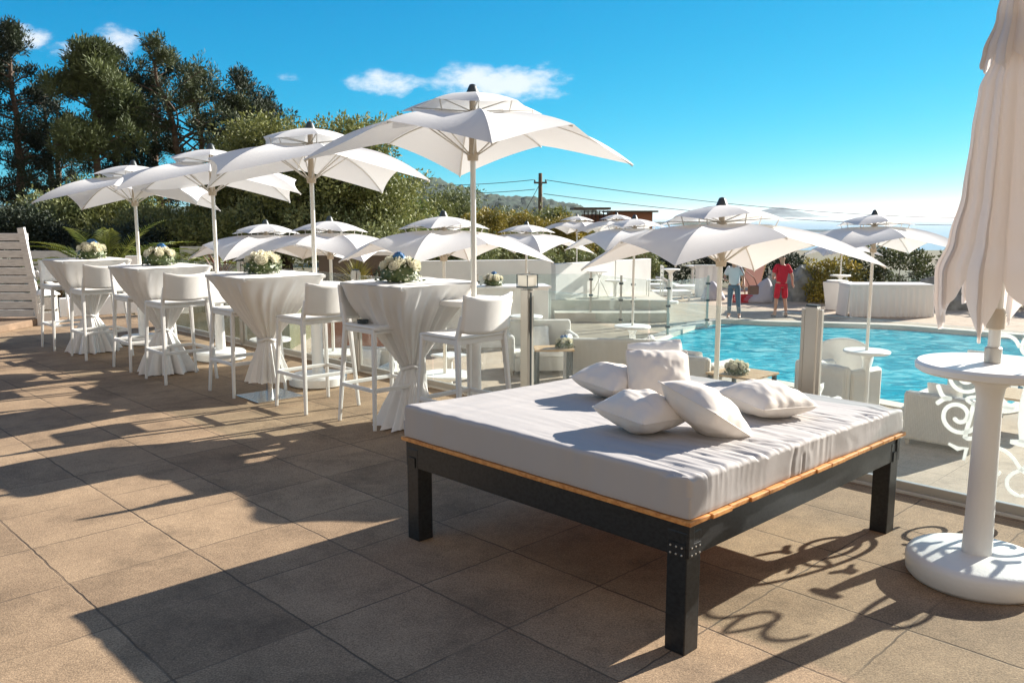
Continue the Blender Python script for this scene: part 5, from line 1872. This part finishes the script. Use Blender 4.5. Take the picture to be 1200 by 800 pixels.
def spiky(px, py, Y, label, n_, L, m, z0, h0, seed, w=0.022, spread=1.3, name='spiky_plant', cat='plant', group=None):
    c_ = atd(px, py, Y)
    r = empty(name, (c_.x, Y, z0), 0, label, cat, group)
    rnd = random.Random(seed)
    if h0 > 0.1:
        MB().tube([(0, 0, 0), (0.02, 0, h0)], [0.05, 0.04], 8).build('stem', M['trunk'], r, True)
    mb = MB()
    for k in range(n_):
        a = rnd.uniform(0, 2 * PI); el = PI / 2 - abs(rnd.gauss(0, 1)) * spread * .5
        l = L * rnd.uniform(.6, 1.1)
        sd = Vector((-math.sin(a), math.cos(a), 0))
        pts = []
        x = z = 0
        e_ = el
        for i in range(5):
            pts.append(Vector((math.cos(a) * x, math.sin(a) * x, max(0.01, h0 + z))))
            x += math.cos(e_) * l / 4; z += math.sin(e_) * l / 4; e_ -= 0.16
        k0 = len(mb.v)
        for i, p in enumerate(pts):
            ww = w * (1, 1.1, .9, .55, .05)[i]
            mb.v += [tuple(p - sd * ww), tuple(p + sd * ww)]
        mb.f += [(k0 + 2 * i, k0 + 2 * i + 1, k0 + 2 * i + 3, k0 + 2 * i + 2) for i in range(4)]
    mb.build('leaves', M[m], r)
    return r


spiky(258, 310, 14.5, 'dark red spiky-leaved plant under the leftmost deck parasol', 70, 0.75, 'redleaf', -0.12, 0.45, 3)
spiky(65, 350, 15.0, 'tuft of dry reddish grass beside the white slatted screen', 240, 0.75, 'drygrass', -0.12, 0.0, 4, w=0.008, spread=0.7, name='grass_tuft')
spiky(50, 350, 14.6, 'green grass tuft between the lantern and the slatted screen', 160, 0.6, 'greenbush', -0.12, 0.0, 5, w=0.012, spread=0.9, name='grass_tuft')
spiky(85, 345, 14.4, 'green and brown grass tuft left of the farthest bar table', 220, 0.5, 'soil_plants', -0.12, 0.0, 6, w=0.010, spread=1.1, name='grass_tuft')
spiky(418, 330, 14.0, 'yellow green plant in the window of the shaded bar wall', 200, 0.55, 'yellow', -0.1, 0.5, 7, w=0.012, spread=1.2, name='leafy_plant')

# ------------------------------------------------------------------ far left: screen, lantern, low fence
sc_y = 12.6
x_end = at(45, 380).x + 0.02
scr = empty('slatted_screen', (x_end, sc_y, 0.10), 0, 'tall white screen of horizontal boards with a leaning end post, at the left edge', 'screen')
for k in range(10):
    MB().box((-1.55, 0, 0.07 + k * 0.125), (3.0, 0.025, 0.105)).build('board', M['whitewood'], scr, bevel=0.003)
MB().bar((0.06, -0.035, -0.1), (-0.12, -0.035, 1.33), 0.10, 0.10, 0.05, 0.05).build('end_post', M['whitewood'], scr, bevel=0.004)
MB().box((-1.5, 0.045, 0.62), (0.08, 0.06, 1.24)).build('post', M['whitewood'], scr)
MB().box((-3.0, 0.045, 0.62), (0.08, 0.06, 1.24)).build('post', M['whitewood'], scr)
k1, k0 = at(46, 381), at(-60, 402)
mb = MB().prism([(k0.x, k0.y), (k1.x, k1.y), (k1.x, 12.95), (k0.x - 3, 12.95), (k0.x - 3, k0.y)], 0.0, 0.10)
structure(mb.build('stone_step', M['kerb'], bevel=0.01))
# handrail
rp_ = [atd(43, 318, 12.55), atd(55, 330, 12.7), atd(78, 338, 13.2)]
r = empty('handrail', (rp_[2].x, rp_[2].y, -0.1), 0, 'white sloping handrail running down from the slatted screen', 'handrail')
o0 = Vector((rp_[2].x, rp_[2].y, -0.1))
MB().tube([q_ - o0 for q_ in rp_], 0.02, 10).build('rail', M['plastic'], r, True)
MB().tube([rp_[2] - o0, Vector((0, 0, 0))], 0.02, 10).build('post', M['plastic'], r, True)
# lantern
lc = at(57, 380)
r = empty('lantern', (lc.x, lc.y, 0), 0.3, 'white slatted candle lantern on the ground beside the screen', 'lantern')
mb = MB()
for i in (-1, 1):
    for j in (-1, 1):
        mb.box((i * .11, j * .11, .22), (.022, .022, .44))
mb.build('frame', M['plastic'], r)
for k in range(4):
    a = k * PI / 2
    m_ = Matrix.Rotation(a, 4, 'Z')
    mb = MB()
    for q_ in range(6):
        mb.box((0.108, 0, 0.24 + q_ * .03), (.008, .2, .018), m_)
    mb.box((0.108, 0, 0.10), (.010, .2, .17), m_)
    mb.build('side_panel', M['plastic'], r)
MB().lathe([(0.19, .44), (0.19, .455), (0.09, .52), (0.05, .53), (.05, .56), (.02, .57)], 4).build('roof', M['plastic'], r)
MB().box((0, 0, .008), (.25, .25, .016)).build('floor_plate', M['plastic'], r)
# low white fence behind the plants
for (a, b, py, lab) in ((34, 108, 294, 'low white boarded fence behind the plants, left stretch'), (212, 262, 289, 'low white boarded fence behind the red spiky plant')):
    p0, p1 = atd(a, py, 17.5), atd(b, py, 17.5)
    r = empty('board_fence', (p0.x, p0.y, -0.12), 0, lab, 'fence', 'low white board fences')
    Lf = p1.x - p0.x; hf = p0.z + 0.12
    for k in range(5):
        MB().box((Lf / 2, 0, hf - 0.08 - k * .19), (Lf, 0.025, 0.165)).build('board', M['whitewood'], r, bevel=0.003)
    for k in range(3):
        MB().box((Lf * k / 2, 0.04, hf / 2), (0.07, 0.05, hf)).build('post', M['whitewood'], r)
# low white planter kerb
p0, p1 = at(72, 372), at(172, 366)
r = empty('planter_wall', (p0.x, p0.y, 0), math.atan2(p1.y - p0.y, p1.x - p0.x), 'low white rendered planter edge behind the farthest bar table', 'planter')
Lp = (p1 - p0).length
MB().box((Lp / 2, 0.1, 0.15), (Lp, 0.16, 0.30)).build('wall_body', M['wall'], r, bevel=0.008)
# small white flower box on its post
p0 = atd(156, 300, 14.6)
r = empty('flower_box', (p0.x, p0.y, -0.1), 0.1, 'small white square box on a stake left of the farthest parasol pole', 'box')
MB().box((0, 0, p0.z + 0.02), (0.20, 0.2, 0.17)).build('box_body', M['plastic'], r, bevel=0.006)
MB().box((0, 0, (p0.z - 0.065) / 2), (0.04, 0.04, p0.z - 0.065)).build('stake', M['plastic'], r)

# shaded bar wall with bottles behind the second table
p0, p1 = atd(365, 295, 16), atd(480, 293, 16)
r = empty('bar_kiosk', (p0.x, 16.0, DECK), 0, 'shaded bar front below the olive trees, with bottles on its shelf', 'kiosk')
Wk = p1.x - p0.x
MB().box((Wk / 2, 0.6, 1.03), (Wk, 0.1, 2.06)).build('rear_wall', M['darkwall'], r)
MB().box((Wk / 2, 0.0, 0.62), (Wk, 0.5, 1.24)).build('counter', M['terracotta'], r, bevel=0.01)
MB().box((Wk / 2, 0.0, 2.09), (Wk + 0.2, 1.5, 0.07)).build('roof', M['wall'], r)
sh = MB().box((Wk / 2, 0.42, 1.45), (Wk - .1, 0.22, 0.03)).build('shelf', M['tablewood'], r)
for k in range(11):
    x = p0.x + 0.75 + k * 0.10 + random.Random(k).uniform(-.02, .02)
    o = MB().lathe([(0.03, 0), (0.036, 0.005), (0.036, 0.16), (0.014, 0.21), (0.013, 0.27), (0.015, 0.275)], 12).build('bottle', M['bottle' if k % 3 else 'bottle_b'], None, True, sharp=50)
    o.location = (x, 16.42, DECK + 1.466)
    tag(o, 'dark bottle standing in the row on the shaded bar shelf', 'bottle', 'bottles on the bar shelf')

# ------------------------------------------------------------------ utility pole, cables, far house
pt, pb = atd(632, 203, 60), atd(633, 262, 60)
up_ = empty('utility_pole', (pb.x, 60, DECK), 0, 'wooden utility pole rising above the trees behind the pool', 'pole')
Hh = pt.z - DECK
MB().tube([(0, 0, 0), (0, 0, Hh)], [0.19, 0.13], 10).build('pole_shaft', M['timber'], up_, True)
MB().box((0, 0, Hh - 0.65), (0.9, 0.12, 0.12)).build('crossarm', M['timber'], up_)
ins = MB()
for x in (-.38, .38):
    ins.lathe([(0.05, 0), (0.06, .08), (.03, .16)], 8, c=(x, 0, Hh - .59))
ins.build('insulators', M['dark'], up_)


def cable(p0, p1, sag, label, r_=0.022):
    pts = []
    for i in range(33):
        t = i / 32
        p = p0.lerp(p1, t); p.z -= sag * 4 * t * (1 - t)
        pts.append(p - p0)
    o = MB().tube(pts, r_, 5).build('overhead_cable', M['wire'], None, True)
    o.location = p0
    tag(o, label, 'cable', 'overhead cables')


base = Vector((pt.x, 60, 0))
cable(Vector((pt.x + .38, 60, pt.z - 0.45)), atd(1350, 250, 75), 1.3, 'upper overhead cable running right from the utility pole across the sky')
cable(Vector((pt.x + .3, 60, pt.z - 1.4)), atd(1350, 257, 75), 1.2, 'lower overhead cable running right from the utility pole')
cable(Vector((pt.x - .38, 60, pt.z - 0.45)), atd(300, 196, 66), 0.8, 'upper overhead cable running left from the utility pole')
cable(Vector((pt.x - .3, 60, pt.z - 1.1)), atd(300, 203, 66), 0.8, 'lower overhead cable running left from the utility pole')
cable(Vector((pt.x - .05, 60, pt.z - 0.9)), Vector((pt.x - 2.6, 60, DECK)), 0.0, 'slanting stay wire bracing the utility pole')
# house with flat roof
p0, p1 = atd(672, 243, 55), atd(722, 243, 55)
hz_ = p0.z - DECK
r = empty('flat_roofed_house', (p0.x, 55, DECK), 0, 'low brown house with an overhanging flat roof and a terrace railing', 'house')
Wh = p1.x - p0.x
MB().box((Wh * .6, 1.5, (hz_ - .45) / 2), (Wh * .65, 3, hz_ - .45)).build('wall', M['terracotta'], r)
MB().box((Wh * .42, 1.2, hz_ - .08), (Wh * .85, 4, 0.14)).build('roof', M['timber'], r)
mb = MB()
for k in range(9):
    mb.box((Wh * .25 + k * Wh * .09, -0.2, hz_ - .6), (.06, .06, .8))
mb.box((Wh * .62, -0.2, hz_ - .25), (Wh * .75, .06, .06))
mb.build('railing', M['timber'], r)
MB().box((Wh * .6, -0.02, hz_ * .55), (1.0, .05, 1.0)).build('window', M['dark'], r)
# second block at right
p0 = atd(722, 249, 52)
r = empty('flat_roofed_house', (p0.x, 52, DECK), 0, 'low dark terrace building right of the flat-roofed house', 'house')
hz_ = p0.z - DECK
MB().box((1.0, 1.5, hz_ / 2), (2.4, 3, hz_)).build('wall', M['terracotta'], r)
MB().box((1.0, 1.5, hz_ + .06), (3.0, 3.6, .1)).build('roof', M['timber'], r)


# ------------------------------------------------------------------ people
def skinned(name, verts, edges, radii, m, parent=None, sub=2, root=0):
    me = bpy.data.meshes.new(name)
    me.from_pydata(verts, edges, [])
    o = bpy.data.objects.new(name, me)
    C.objects.link(o)
    md = o.modifiers.new('skin', 'SKIN'); md.use_smooth_shade = True
    sd = me.skin_vertices[0].data
    for i, rr in enumerate(radii):
        sd[i].radius = rr if isinstance(rr, tuple) else (rr, rr)
        sd[i].use_root = (i == root)
    sb = o.modifiers.new('sub', 'SUBSURF'); sb.levels = sub; sb.render_levels = sub
    me.materials.append(m)
    if parent: o.parent = parent
    return o


def person(x, y, rz, label, pose, shirt_m, leg_m, long_legs, extra=None, scale=1.0):
    r = empty('person', (x, y, DECK), rz, label, 'person')
    r.scale = (scale,) * 3
    J = dict(pelvis=(0, 0, .95), waist=(0, 0, 1.08), chest=(0, .0, 1.30), neckb=(0, 0, 1.46), neck=(0, 0.01, 1.53), head=(0, .02, 1.63), crown=(0, .02, 1.72),
             ls=(-.17, 0, 1.42), le=(-.24, -.02, 1.14), lw=(-.27, .08, .90), lh=(-.27, .10, .82),
             rs=(.17, 0, 1.42), re=(.24, -.02, 1.14), rw=(.27, .08, .90), rh=(.27, .10, .82),
             lhip=(-.09, 0, .90), lk=(-.11, .02, .50), la=(-.12, -.01, .09), lt=(-.13, .15, .035), lheel=(-.12, -.04, .04),
             rhip=(.09, 0, .90), rk=(.11, .02, .50), ra=(.12, -.01, .09), rt=(.13, .15, .035), rheel=(.12, -.04, .04))
    J.update(pose)
    names = list(J)
    ix = {n_: i for i, n_ in enumerate(names)}
    V = [J[n_] for n_ in names]
    E = [('pelvis', 'waist'), ('waist', 'chest'), ('chest', 'neckb'), ('neckb', 'neck'), ('neck', 'head'), ('head', 'crown'),
         ('chest', 'ls'), ('ls', 'le'), ('le', 'lw'), ('lw', 'lh'), ('chest', 'rs'), ('rs', 're'), ('re', 'rw'), ('rw', 'rh'),
         ('pelvis', 'lhip'), ('lhip', 'lk'), ('lk', 'la'), ('la', 'lt'), ('la', 'lheel'),
         ('pelvis', 'rhip'), ('rhip', 'rk'), ('rk', 'ra'), ('ra', 'rt'), ('ra', 'rheel')]
    Rd = dict(pelvis=(.14, .10), waist=(.12, .09), chest=(.14, .10), neckb=.07, neck=.055, head=(.082, .10), crown=(.06, .07),
              ls=.055, le=.04, lw=.028, lh=.034, rs=.055, re=.04, rw=.028, rh=.034,
              lhip=.085, lk=.055, la=.038, lt=.03, lheel=.035, rhip=.085, rk=.055, ra=.038, rt=.03, rheel=.035)
    body = skinned('body', V, [(ix[a], ix[b]) for a, b in E], [Rd[n_] for n_ in names], M['skin'], r)
    # fingers of both hands belong to the body silhouette: short bent chains
    for s_ in ('l', 'r'):
        fg = MB()
        w, h = Vector(J[s_ + 'w']), Vector(J[s_ + 'h'])
        d = (h - w).normalized()
        sd = d.orthogonal().normalized()
        for k in range(4):
            b = h + sd * (-.024 + k * .016) + d * .01
            ln = (.06, .07, .066, .05)[k]
            fg.tube([b, b + d * ln * .55, b + d * ln * .9 + d.cross(sd) * .02], [.0085, .008, .006], 6)
        b = h + sd * -.03
        fg.tube([b, b + (d - sd).normalized() * .03, b + d * .055 - sd * .015], [.009, .009, .007], 6)
        fg.lathe([(.01, -.02), (.03, -.012), (.03, .012), (.01, .02)], 10, c=tuple(h))
        fg.build('fingers', M['skin'], body, True)
    # face
    fc = MB()
    hd = Vector(J['head'])
    fc.lathe([(.004, -.02), (.014, -.015), (.012, .0), (.005, .03)], 8, c=(hd.x, hd.y + .098, hd.z))
    for s_ in (-1, 1):
        fc.lathe([(.006, -.03), (.014, -.015), (.014, .015), (.005, .028)], 8, c=(hd.x + s_ * .085, hd.y, hd.z))
    fc.build('nose_and_ears', M['skin'], body, True)
    ey = MB()
    for s_ in (-1, 1):
        ey.lathe([(.002, -.008), (.008, 0), (.002, .008)], 8, c=(hd.x + s_ * .033, hd.y + .09, hd.z + .02))
    ey.box((hd.x, hd.y + .09, hd.z - .055), (.045, .012, .008))
    ey.build('eyes_and_mouth', M['hair'], body)
    hv = [J['head'], J['crown']]
    hv = [(hv[0][0], hv[0][1] - .022, hv[0][2] + .02), (hv[1][0], hv[1][1] - .012, hv[1][2] + .012)]
    skinned('hair', hv, [(0, 1)], [(.088, .095), (.066, .075)], M['hair'], r)
    # clothes
    def mid(a, b, t): return tuple(Vector(J[a]).lerp(Vector(J[b]), t))
    cv = [mid('pelvis', 'lhip', .35) if False else (J['pelvis'][0], J['pelvis'][1], J['pelvis'][2] - .06), J['waist'], J['chest'], mid('neckb', 'chest', .25), J['ls'], mid('ls', 'le', .75), J['rs'], mid('rs', 're', .75)]
    skinned('shirt', cv, [(0, 1), (1, 2), (2, 3), (2, 4), (4, 5), (2, 6), (6, 7)],
            [(.158, .122), (.156, .122), (.168, .13), (.085, .085), .078, .072, .078, .072], M[shirt_m], r)
    kk = 0.93 if not long_legs else 1
    lv = [mid('pelvis', 'waist', .2), J['lhip'], J['lk'] if not long_legs else J['lk'], J['rhip'], J['rk']]
    ed = [(0, 1), (1, 2), (0, 3), (3, 4)]
    rd = [(.135, .10), .100, .085, .100, .085]
    if long_legs:
        lv += [mid('lk', 'la', .93), mid('rk', 'ra', .93)]; ed += [(2, 5), (4, 6)]; rd[2] = rd[4] = .07; rd += [.055, .055]
    skinned('trousers' if long_legs else 'shorts', lv, ed, rd, M[leg_m], r)
    for s_ in ('l', 'r'):
        skinned('shoe', [J[s_ + 'heel'], J[s_ + 't']], [(0, 1)], [(.042, .042), (.042, .036)], M['shoe'], r)
    return r


mp = at(914, 371.5, DECK)
person(mp.x, mp.y, 0.15, 'person in red t-shirt and red shorts standing across the pool, seen from behind',
       dict(rw=(.36, .06, .93), rh=(.40, .09, .86), re=(.30, -.03, 1.14), lw=(-.16, .20, 1.06), lh=(-.10, .24, 1.08), le=(-.25, .02, 1.16),
            lk=(-.12, .03, .50), la=(-.15, .02, .09), lt=(-.19, .17, .035), lheel=(-.14, -.02, .04), rk=(.12, .0, .50), ra=(.15, -.06, .09), rt=(.18, .09, .035), rheel=(.15, -.10, .04)),
       'red', 'red', False, scale=0.98)
mp = at(859, 373, DECK)
pw = person(mp.x, mp.y, 2.7, 'person in pale blue shirt and jeans leaning slightly and holding a bag',
            dict(lw=(-.30, .16, .95), lh=(-.30, .20, .88), rw=(.20, .30, 1.10), rh=(.14, .36, 1.10), re=(.26, .06, 1.14),
                 chest=(0, .04, 1.29), neckb=(0, .08, 1.45), neck=(0, .10, 1.51), head=(0, .14, 1.60), crown=(0, .15, 1.69), ls=(-.17, .05, 1.41), rs=(.17, .05, 1.41),
                 lk=(-.13, .05, .50), la=(-.17, .0, .09), lt=(-.2, .16, .035), lheel=(-.17, -.04, .04)),
            'shirt', 'jeans', True, scale=0.96)
b = mp + Vector((0.42, -0.35, 0))
r = empty('carry_bag', (b.x, b.y, DECK), 0.4, 'brown shoulder bag held low beside the person in pale blue', 'bag')
MB().box((0, 0, 0.80), (0.30, 0.12, 0.24)).build('bag_body', M['bag'], r, bevel=0.03)
MB().tube([(-.13, 0, .90), (-.2, .15, 1.2), (-.25, .28, 1.4), (-.1, .3, 1.35), (.1, .1, 1.1), (.13, 0, .9)], 0.012, 6).build('strap', M['bag'], r, True)
c = at(872, 355, DECK) + Vector((0, 0.2, 0))
r = empty('red_crate', c, 0.1, 'red plastic crate on the ground between the two people', 'crate')
mb = MB()
mb.box((0, 0, .012), (.5, .34, .02))
for s_ in (-1, 1):
    for k in range(4):
        mb.box((0, s_ * .17, .05 + k * .06), (.52, .02, .035)); mb.box((s_ * .25, 0, .05 + k * .06), (.02, .32, .035))
    for j in (-1, 1):
        mb.box((s_ * .25, j * .165, .125), (.035, .035, .25))
mb.build('crate_body', M['redplastic'], r)
MB().tube([(-.26, 0, .22), (-.2, 0, .36), (.2, 0, .36), (.26, 0, .22)], .01, 6).build('handle', M['redplastic'], r, True)

# ------------------------------------------------------------------ air
hm, N, L = nodes_of('haze air')
N.remove(N['Principled BSDF'])
pv = N.new('ShaderNodeVolumePrincipled')
pv.inputs['Color'].default_value = (0.93, 0.96, 1.0, 1)
pv.inputs['Density'].default_value = 0.00007
pv.inputs['Anisotropy'].default_value = 0.3
L.new(pv.outputs[0], N['Material Output'].inputs['Volume'])
hz = MB().box((1000, 3500, 10), (16000, 15000, 116)).build('haze', hm)
tag(hz, kind='stuff')

# ------------------------------------------------------------------ sky and sun
w = bpy.data.worlds.new('World')
S.world = w
w.use_nodes = True
N, L = w.node_tree.nodes, w.node_tree.links
bg = N['Background']
sky = N.new('ShaderNodeTexSky')
sky.sky_type = 'NISHITA'
sky.sun_disc = False
sky.sun_elevation = SUN_EL
sky.sun_rotation = math.atan2(SUN.x, SUN.y)
sky.air_density = 0.7
sky.dust_density = 0.1
sky.ozone_density = 3.0
# grade of the clear sky: deep azure overhead, white towards the sun side horizon
sp_ = N.new('ShaderNodeSeparateColor')
L.new(sky.outputs[0], sp_.inputs[0])
SKYK = 10 / 2.2
cr = mth(N, L, 'MULTIPLY', mth(N, L, 'POWER', mth(N, L, 'MULTIPLY', sp_.outputs[0], 0.093), 2.5), SKYK)
cg = mth(N, L, 'MULTIPLY', mth(N, L, 'POWER', mth(N, L, 'MULTIPLY', sp_.outputs[1], 1 / 11.0), 0.80), SKYK)
cb = mth(N, L, 'MULTIPLY', mth(N, L, 'POWER', mth(N, L, 'MULTIPLY', sp_.outputs[2], 0.095), 0.52), SKYK)
hs = N.new('ShaderNodeCombineColor')
L.new(cr, hs.inputs[0]); L.new(cg, hs.inputs[1]); L.new(cb, hs.inputs[2])
tc = N.new('ShaderNodeTexCoord')
sx_ = N.new('ShaderNodeSeparateXYZ')
L.new(tc.outputs['Generated'], sx_.inputs[0])
ysafe = mth(N, L, 'MAXIMUM', sx_.outputs['Y'], 0.05)
gu = mth(N, L, 'DIVIDE', sx_.outputs['X'], ysafe)
gv = mth(N, L, 'DIVIDE', sx_.outputs['Z'], ysafe)
cv = N.new('ShaderNodeCombineXYZ')
L.new(gu, cv.inputs[0]); L.new(mth(N, L, 'MULTIPLY', gv, 1.9), cv.inputs[1])
nz = N.new('ShaderNodeTexNoise')
nz.inputs['Scale'].default_value = 17; nz.inputs['Detail'].default_value = 8; nz.inputs['Roughness'].default_value = 0.62
L.new(cv.outputs[0], nz.inputs['Vector'])


def dirv(px, py):
    x, u = px - 600, 400 - py
    Y, Z = u * sp + F * cp, u * cp - F * sp
    return x / Y, Z / Y


total = None
for px, py, hx_, hy_, st_ in ((582, 98, 92, 27, 1.25), (450, 98, 52, 18, 1.0), (512, 98, 60, 11, 0.85), (650, 97, 30, 10, 0.6), (137, 50, 30, 24, 1.0), (28, 44, 30, 18, 0.9), (75, 60, 40, 8, .35),
                              (340, 90, 20, 5, 0.25)):
    u0, v0 = dirv(px, py)
    a = mth(N, L, 'DIVIDE', mth(N, L, 'SUBTRACT', gu, u0), hx_ / 1000)
    b = mth(N, L, 'DIVIDE', mth(N, L, 'SUBTRACT', gv, v0), hy_ / 1000)
    d2 = mth(N, L, 'ADD', mth(N, L, 'MULTIPLY', a, a), mth(N, L, 'MULTIPLY', b, b))
    e = mth(N, L, 'MULTIPLY', mth(N, L, 'SUBTRACT', 1.0, d2), st_)
    e = mth(N, L, 'MAXIMUM', e, -1.0)
    total = e if total is None else mth(N, L, 'MAXIMUM', total, e)
dens = mth(N, L, 'ADD', total, mth(N, L, 'MULTIPLY', mth(N, L, 'SUBTRACT', nz.outputs['Fac'], 0.5), 3.6))
cm_ = N.new('ShaderNodeMapRange')
cm_.interpolation_type = 'SMOOTHSTEP'
cm_.inputs['From Min'].default_value = 0.1; cm_.inputs['From Max'].default_value = 1.25
cm_.inputs['To Max'].default_value = 0.75
L.new(dens, cm_.inputs['Value'])
front = mth(N, L, 'GREATER_THAN', sx_.outputs['Y'], 0.1)
tot_on = mth(N, L, 'GREATER_THAN', total, -0.95)
fac = mth(N, L, 'MULTIPLY', mth(N, L, 'MULTIPLY', cm_.outputs[0], front), tot_on)
mixc = N.new('ShaderNodeMix'); mixc.data_type = 'RGBA'
L.new(fac, mixc.inputs['Factor'])
L.new(hs.outputs[0], mixc.inputs['A'])
mixc.inputs['B'].default_value = (4.6, 4.6, 4.7, 1)
# added warm fill light: the unseen sky behind the camera is made paler
back_fill = N.new('ShaderNodeMapRange'); back_fill.interpolation_type = 'SMOOTHSTEP'
back_fill.inputs['From Min'].default_value = 0.05; back_fill.inputs['From Max'].default_value = -0.45; back_fill.inputs['To Max'].default_value = 0.9
L.new(sx_.outputs['Y'], back_fill.inputs['Value'])
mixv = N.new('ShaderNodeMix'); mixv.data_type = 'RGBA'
L.new(back_fill.outputs[0], mixv.inputs['Factor']); L.new(mixc.outputs['Result'], mixv.inputs['A'])
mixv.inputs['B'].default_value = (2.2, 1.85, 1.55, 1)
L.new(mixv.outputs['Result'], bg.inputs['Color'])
bg.inputs['Strength'].default_value = 0.1

sd = bpy.data.lights.new('sun', 'SUN')
sd.energy = 5.0
sd.angle = math.radians(0.5)
sd.color = (1.0, 0.93, 0.83)
so = bpy.data.objects.new('sun', sd)
C.objects.link(so)
d = -Vector((SUN.x * math.cos(SUN_EL), SUN.y * math.cos(SUN_EL), math.sin(SUN_EL)))
so.rotation_euler = d.to_track_quat('-Z', 'Y').to_euler()

S.render.engine = 'CYCLES'
S.cycles.max_bounces = 10
S.cycles.transparent_max_bounces = 24
S.cycles.diffuse_bounces = 4
S.view_settings.view_transform = 'Standard'
S.view_settings.look = 'None'
S.view_settings.exposure = 1.3
S.view_settings.gamma = 1
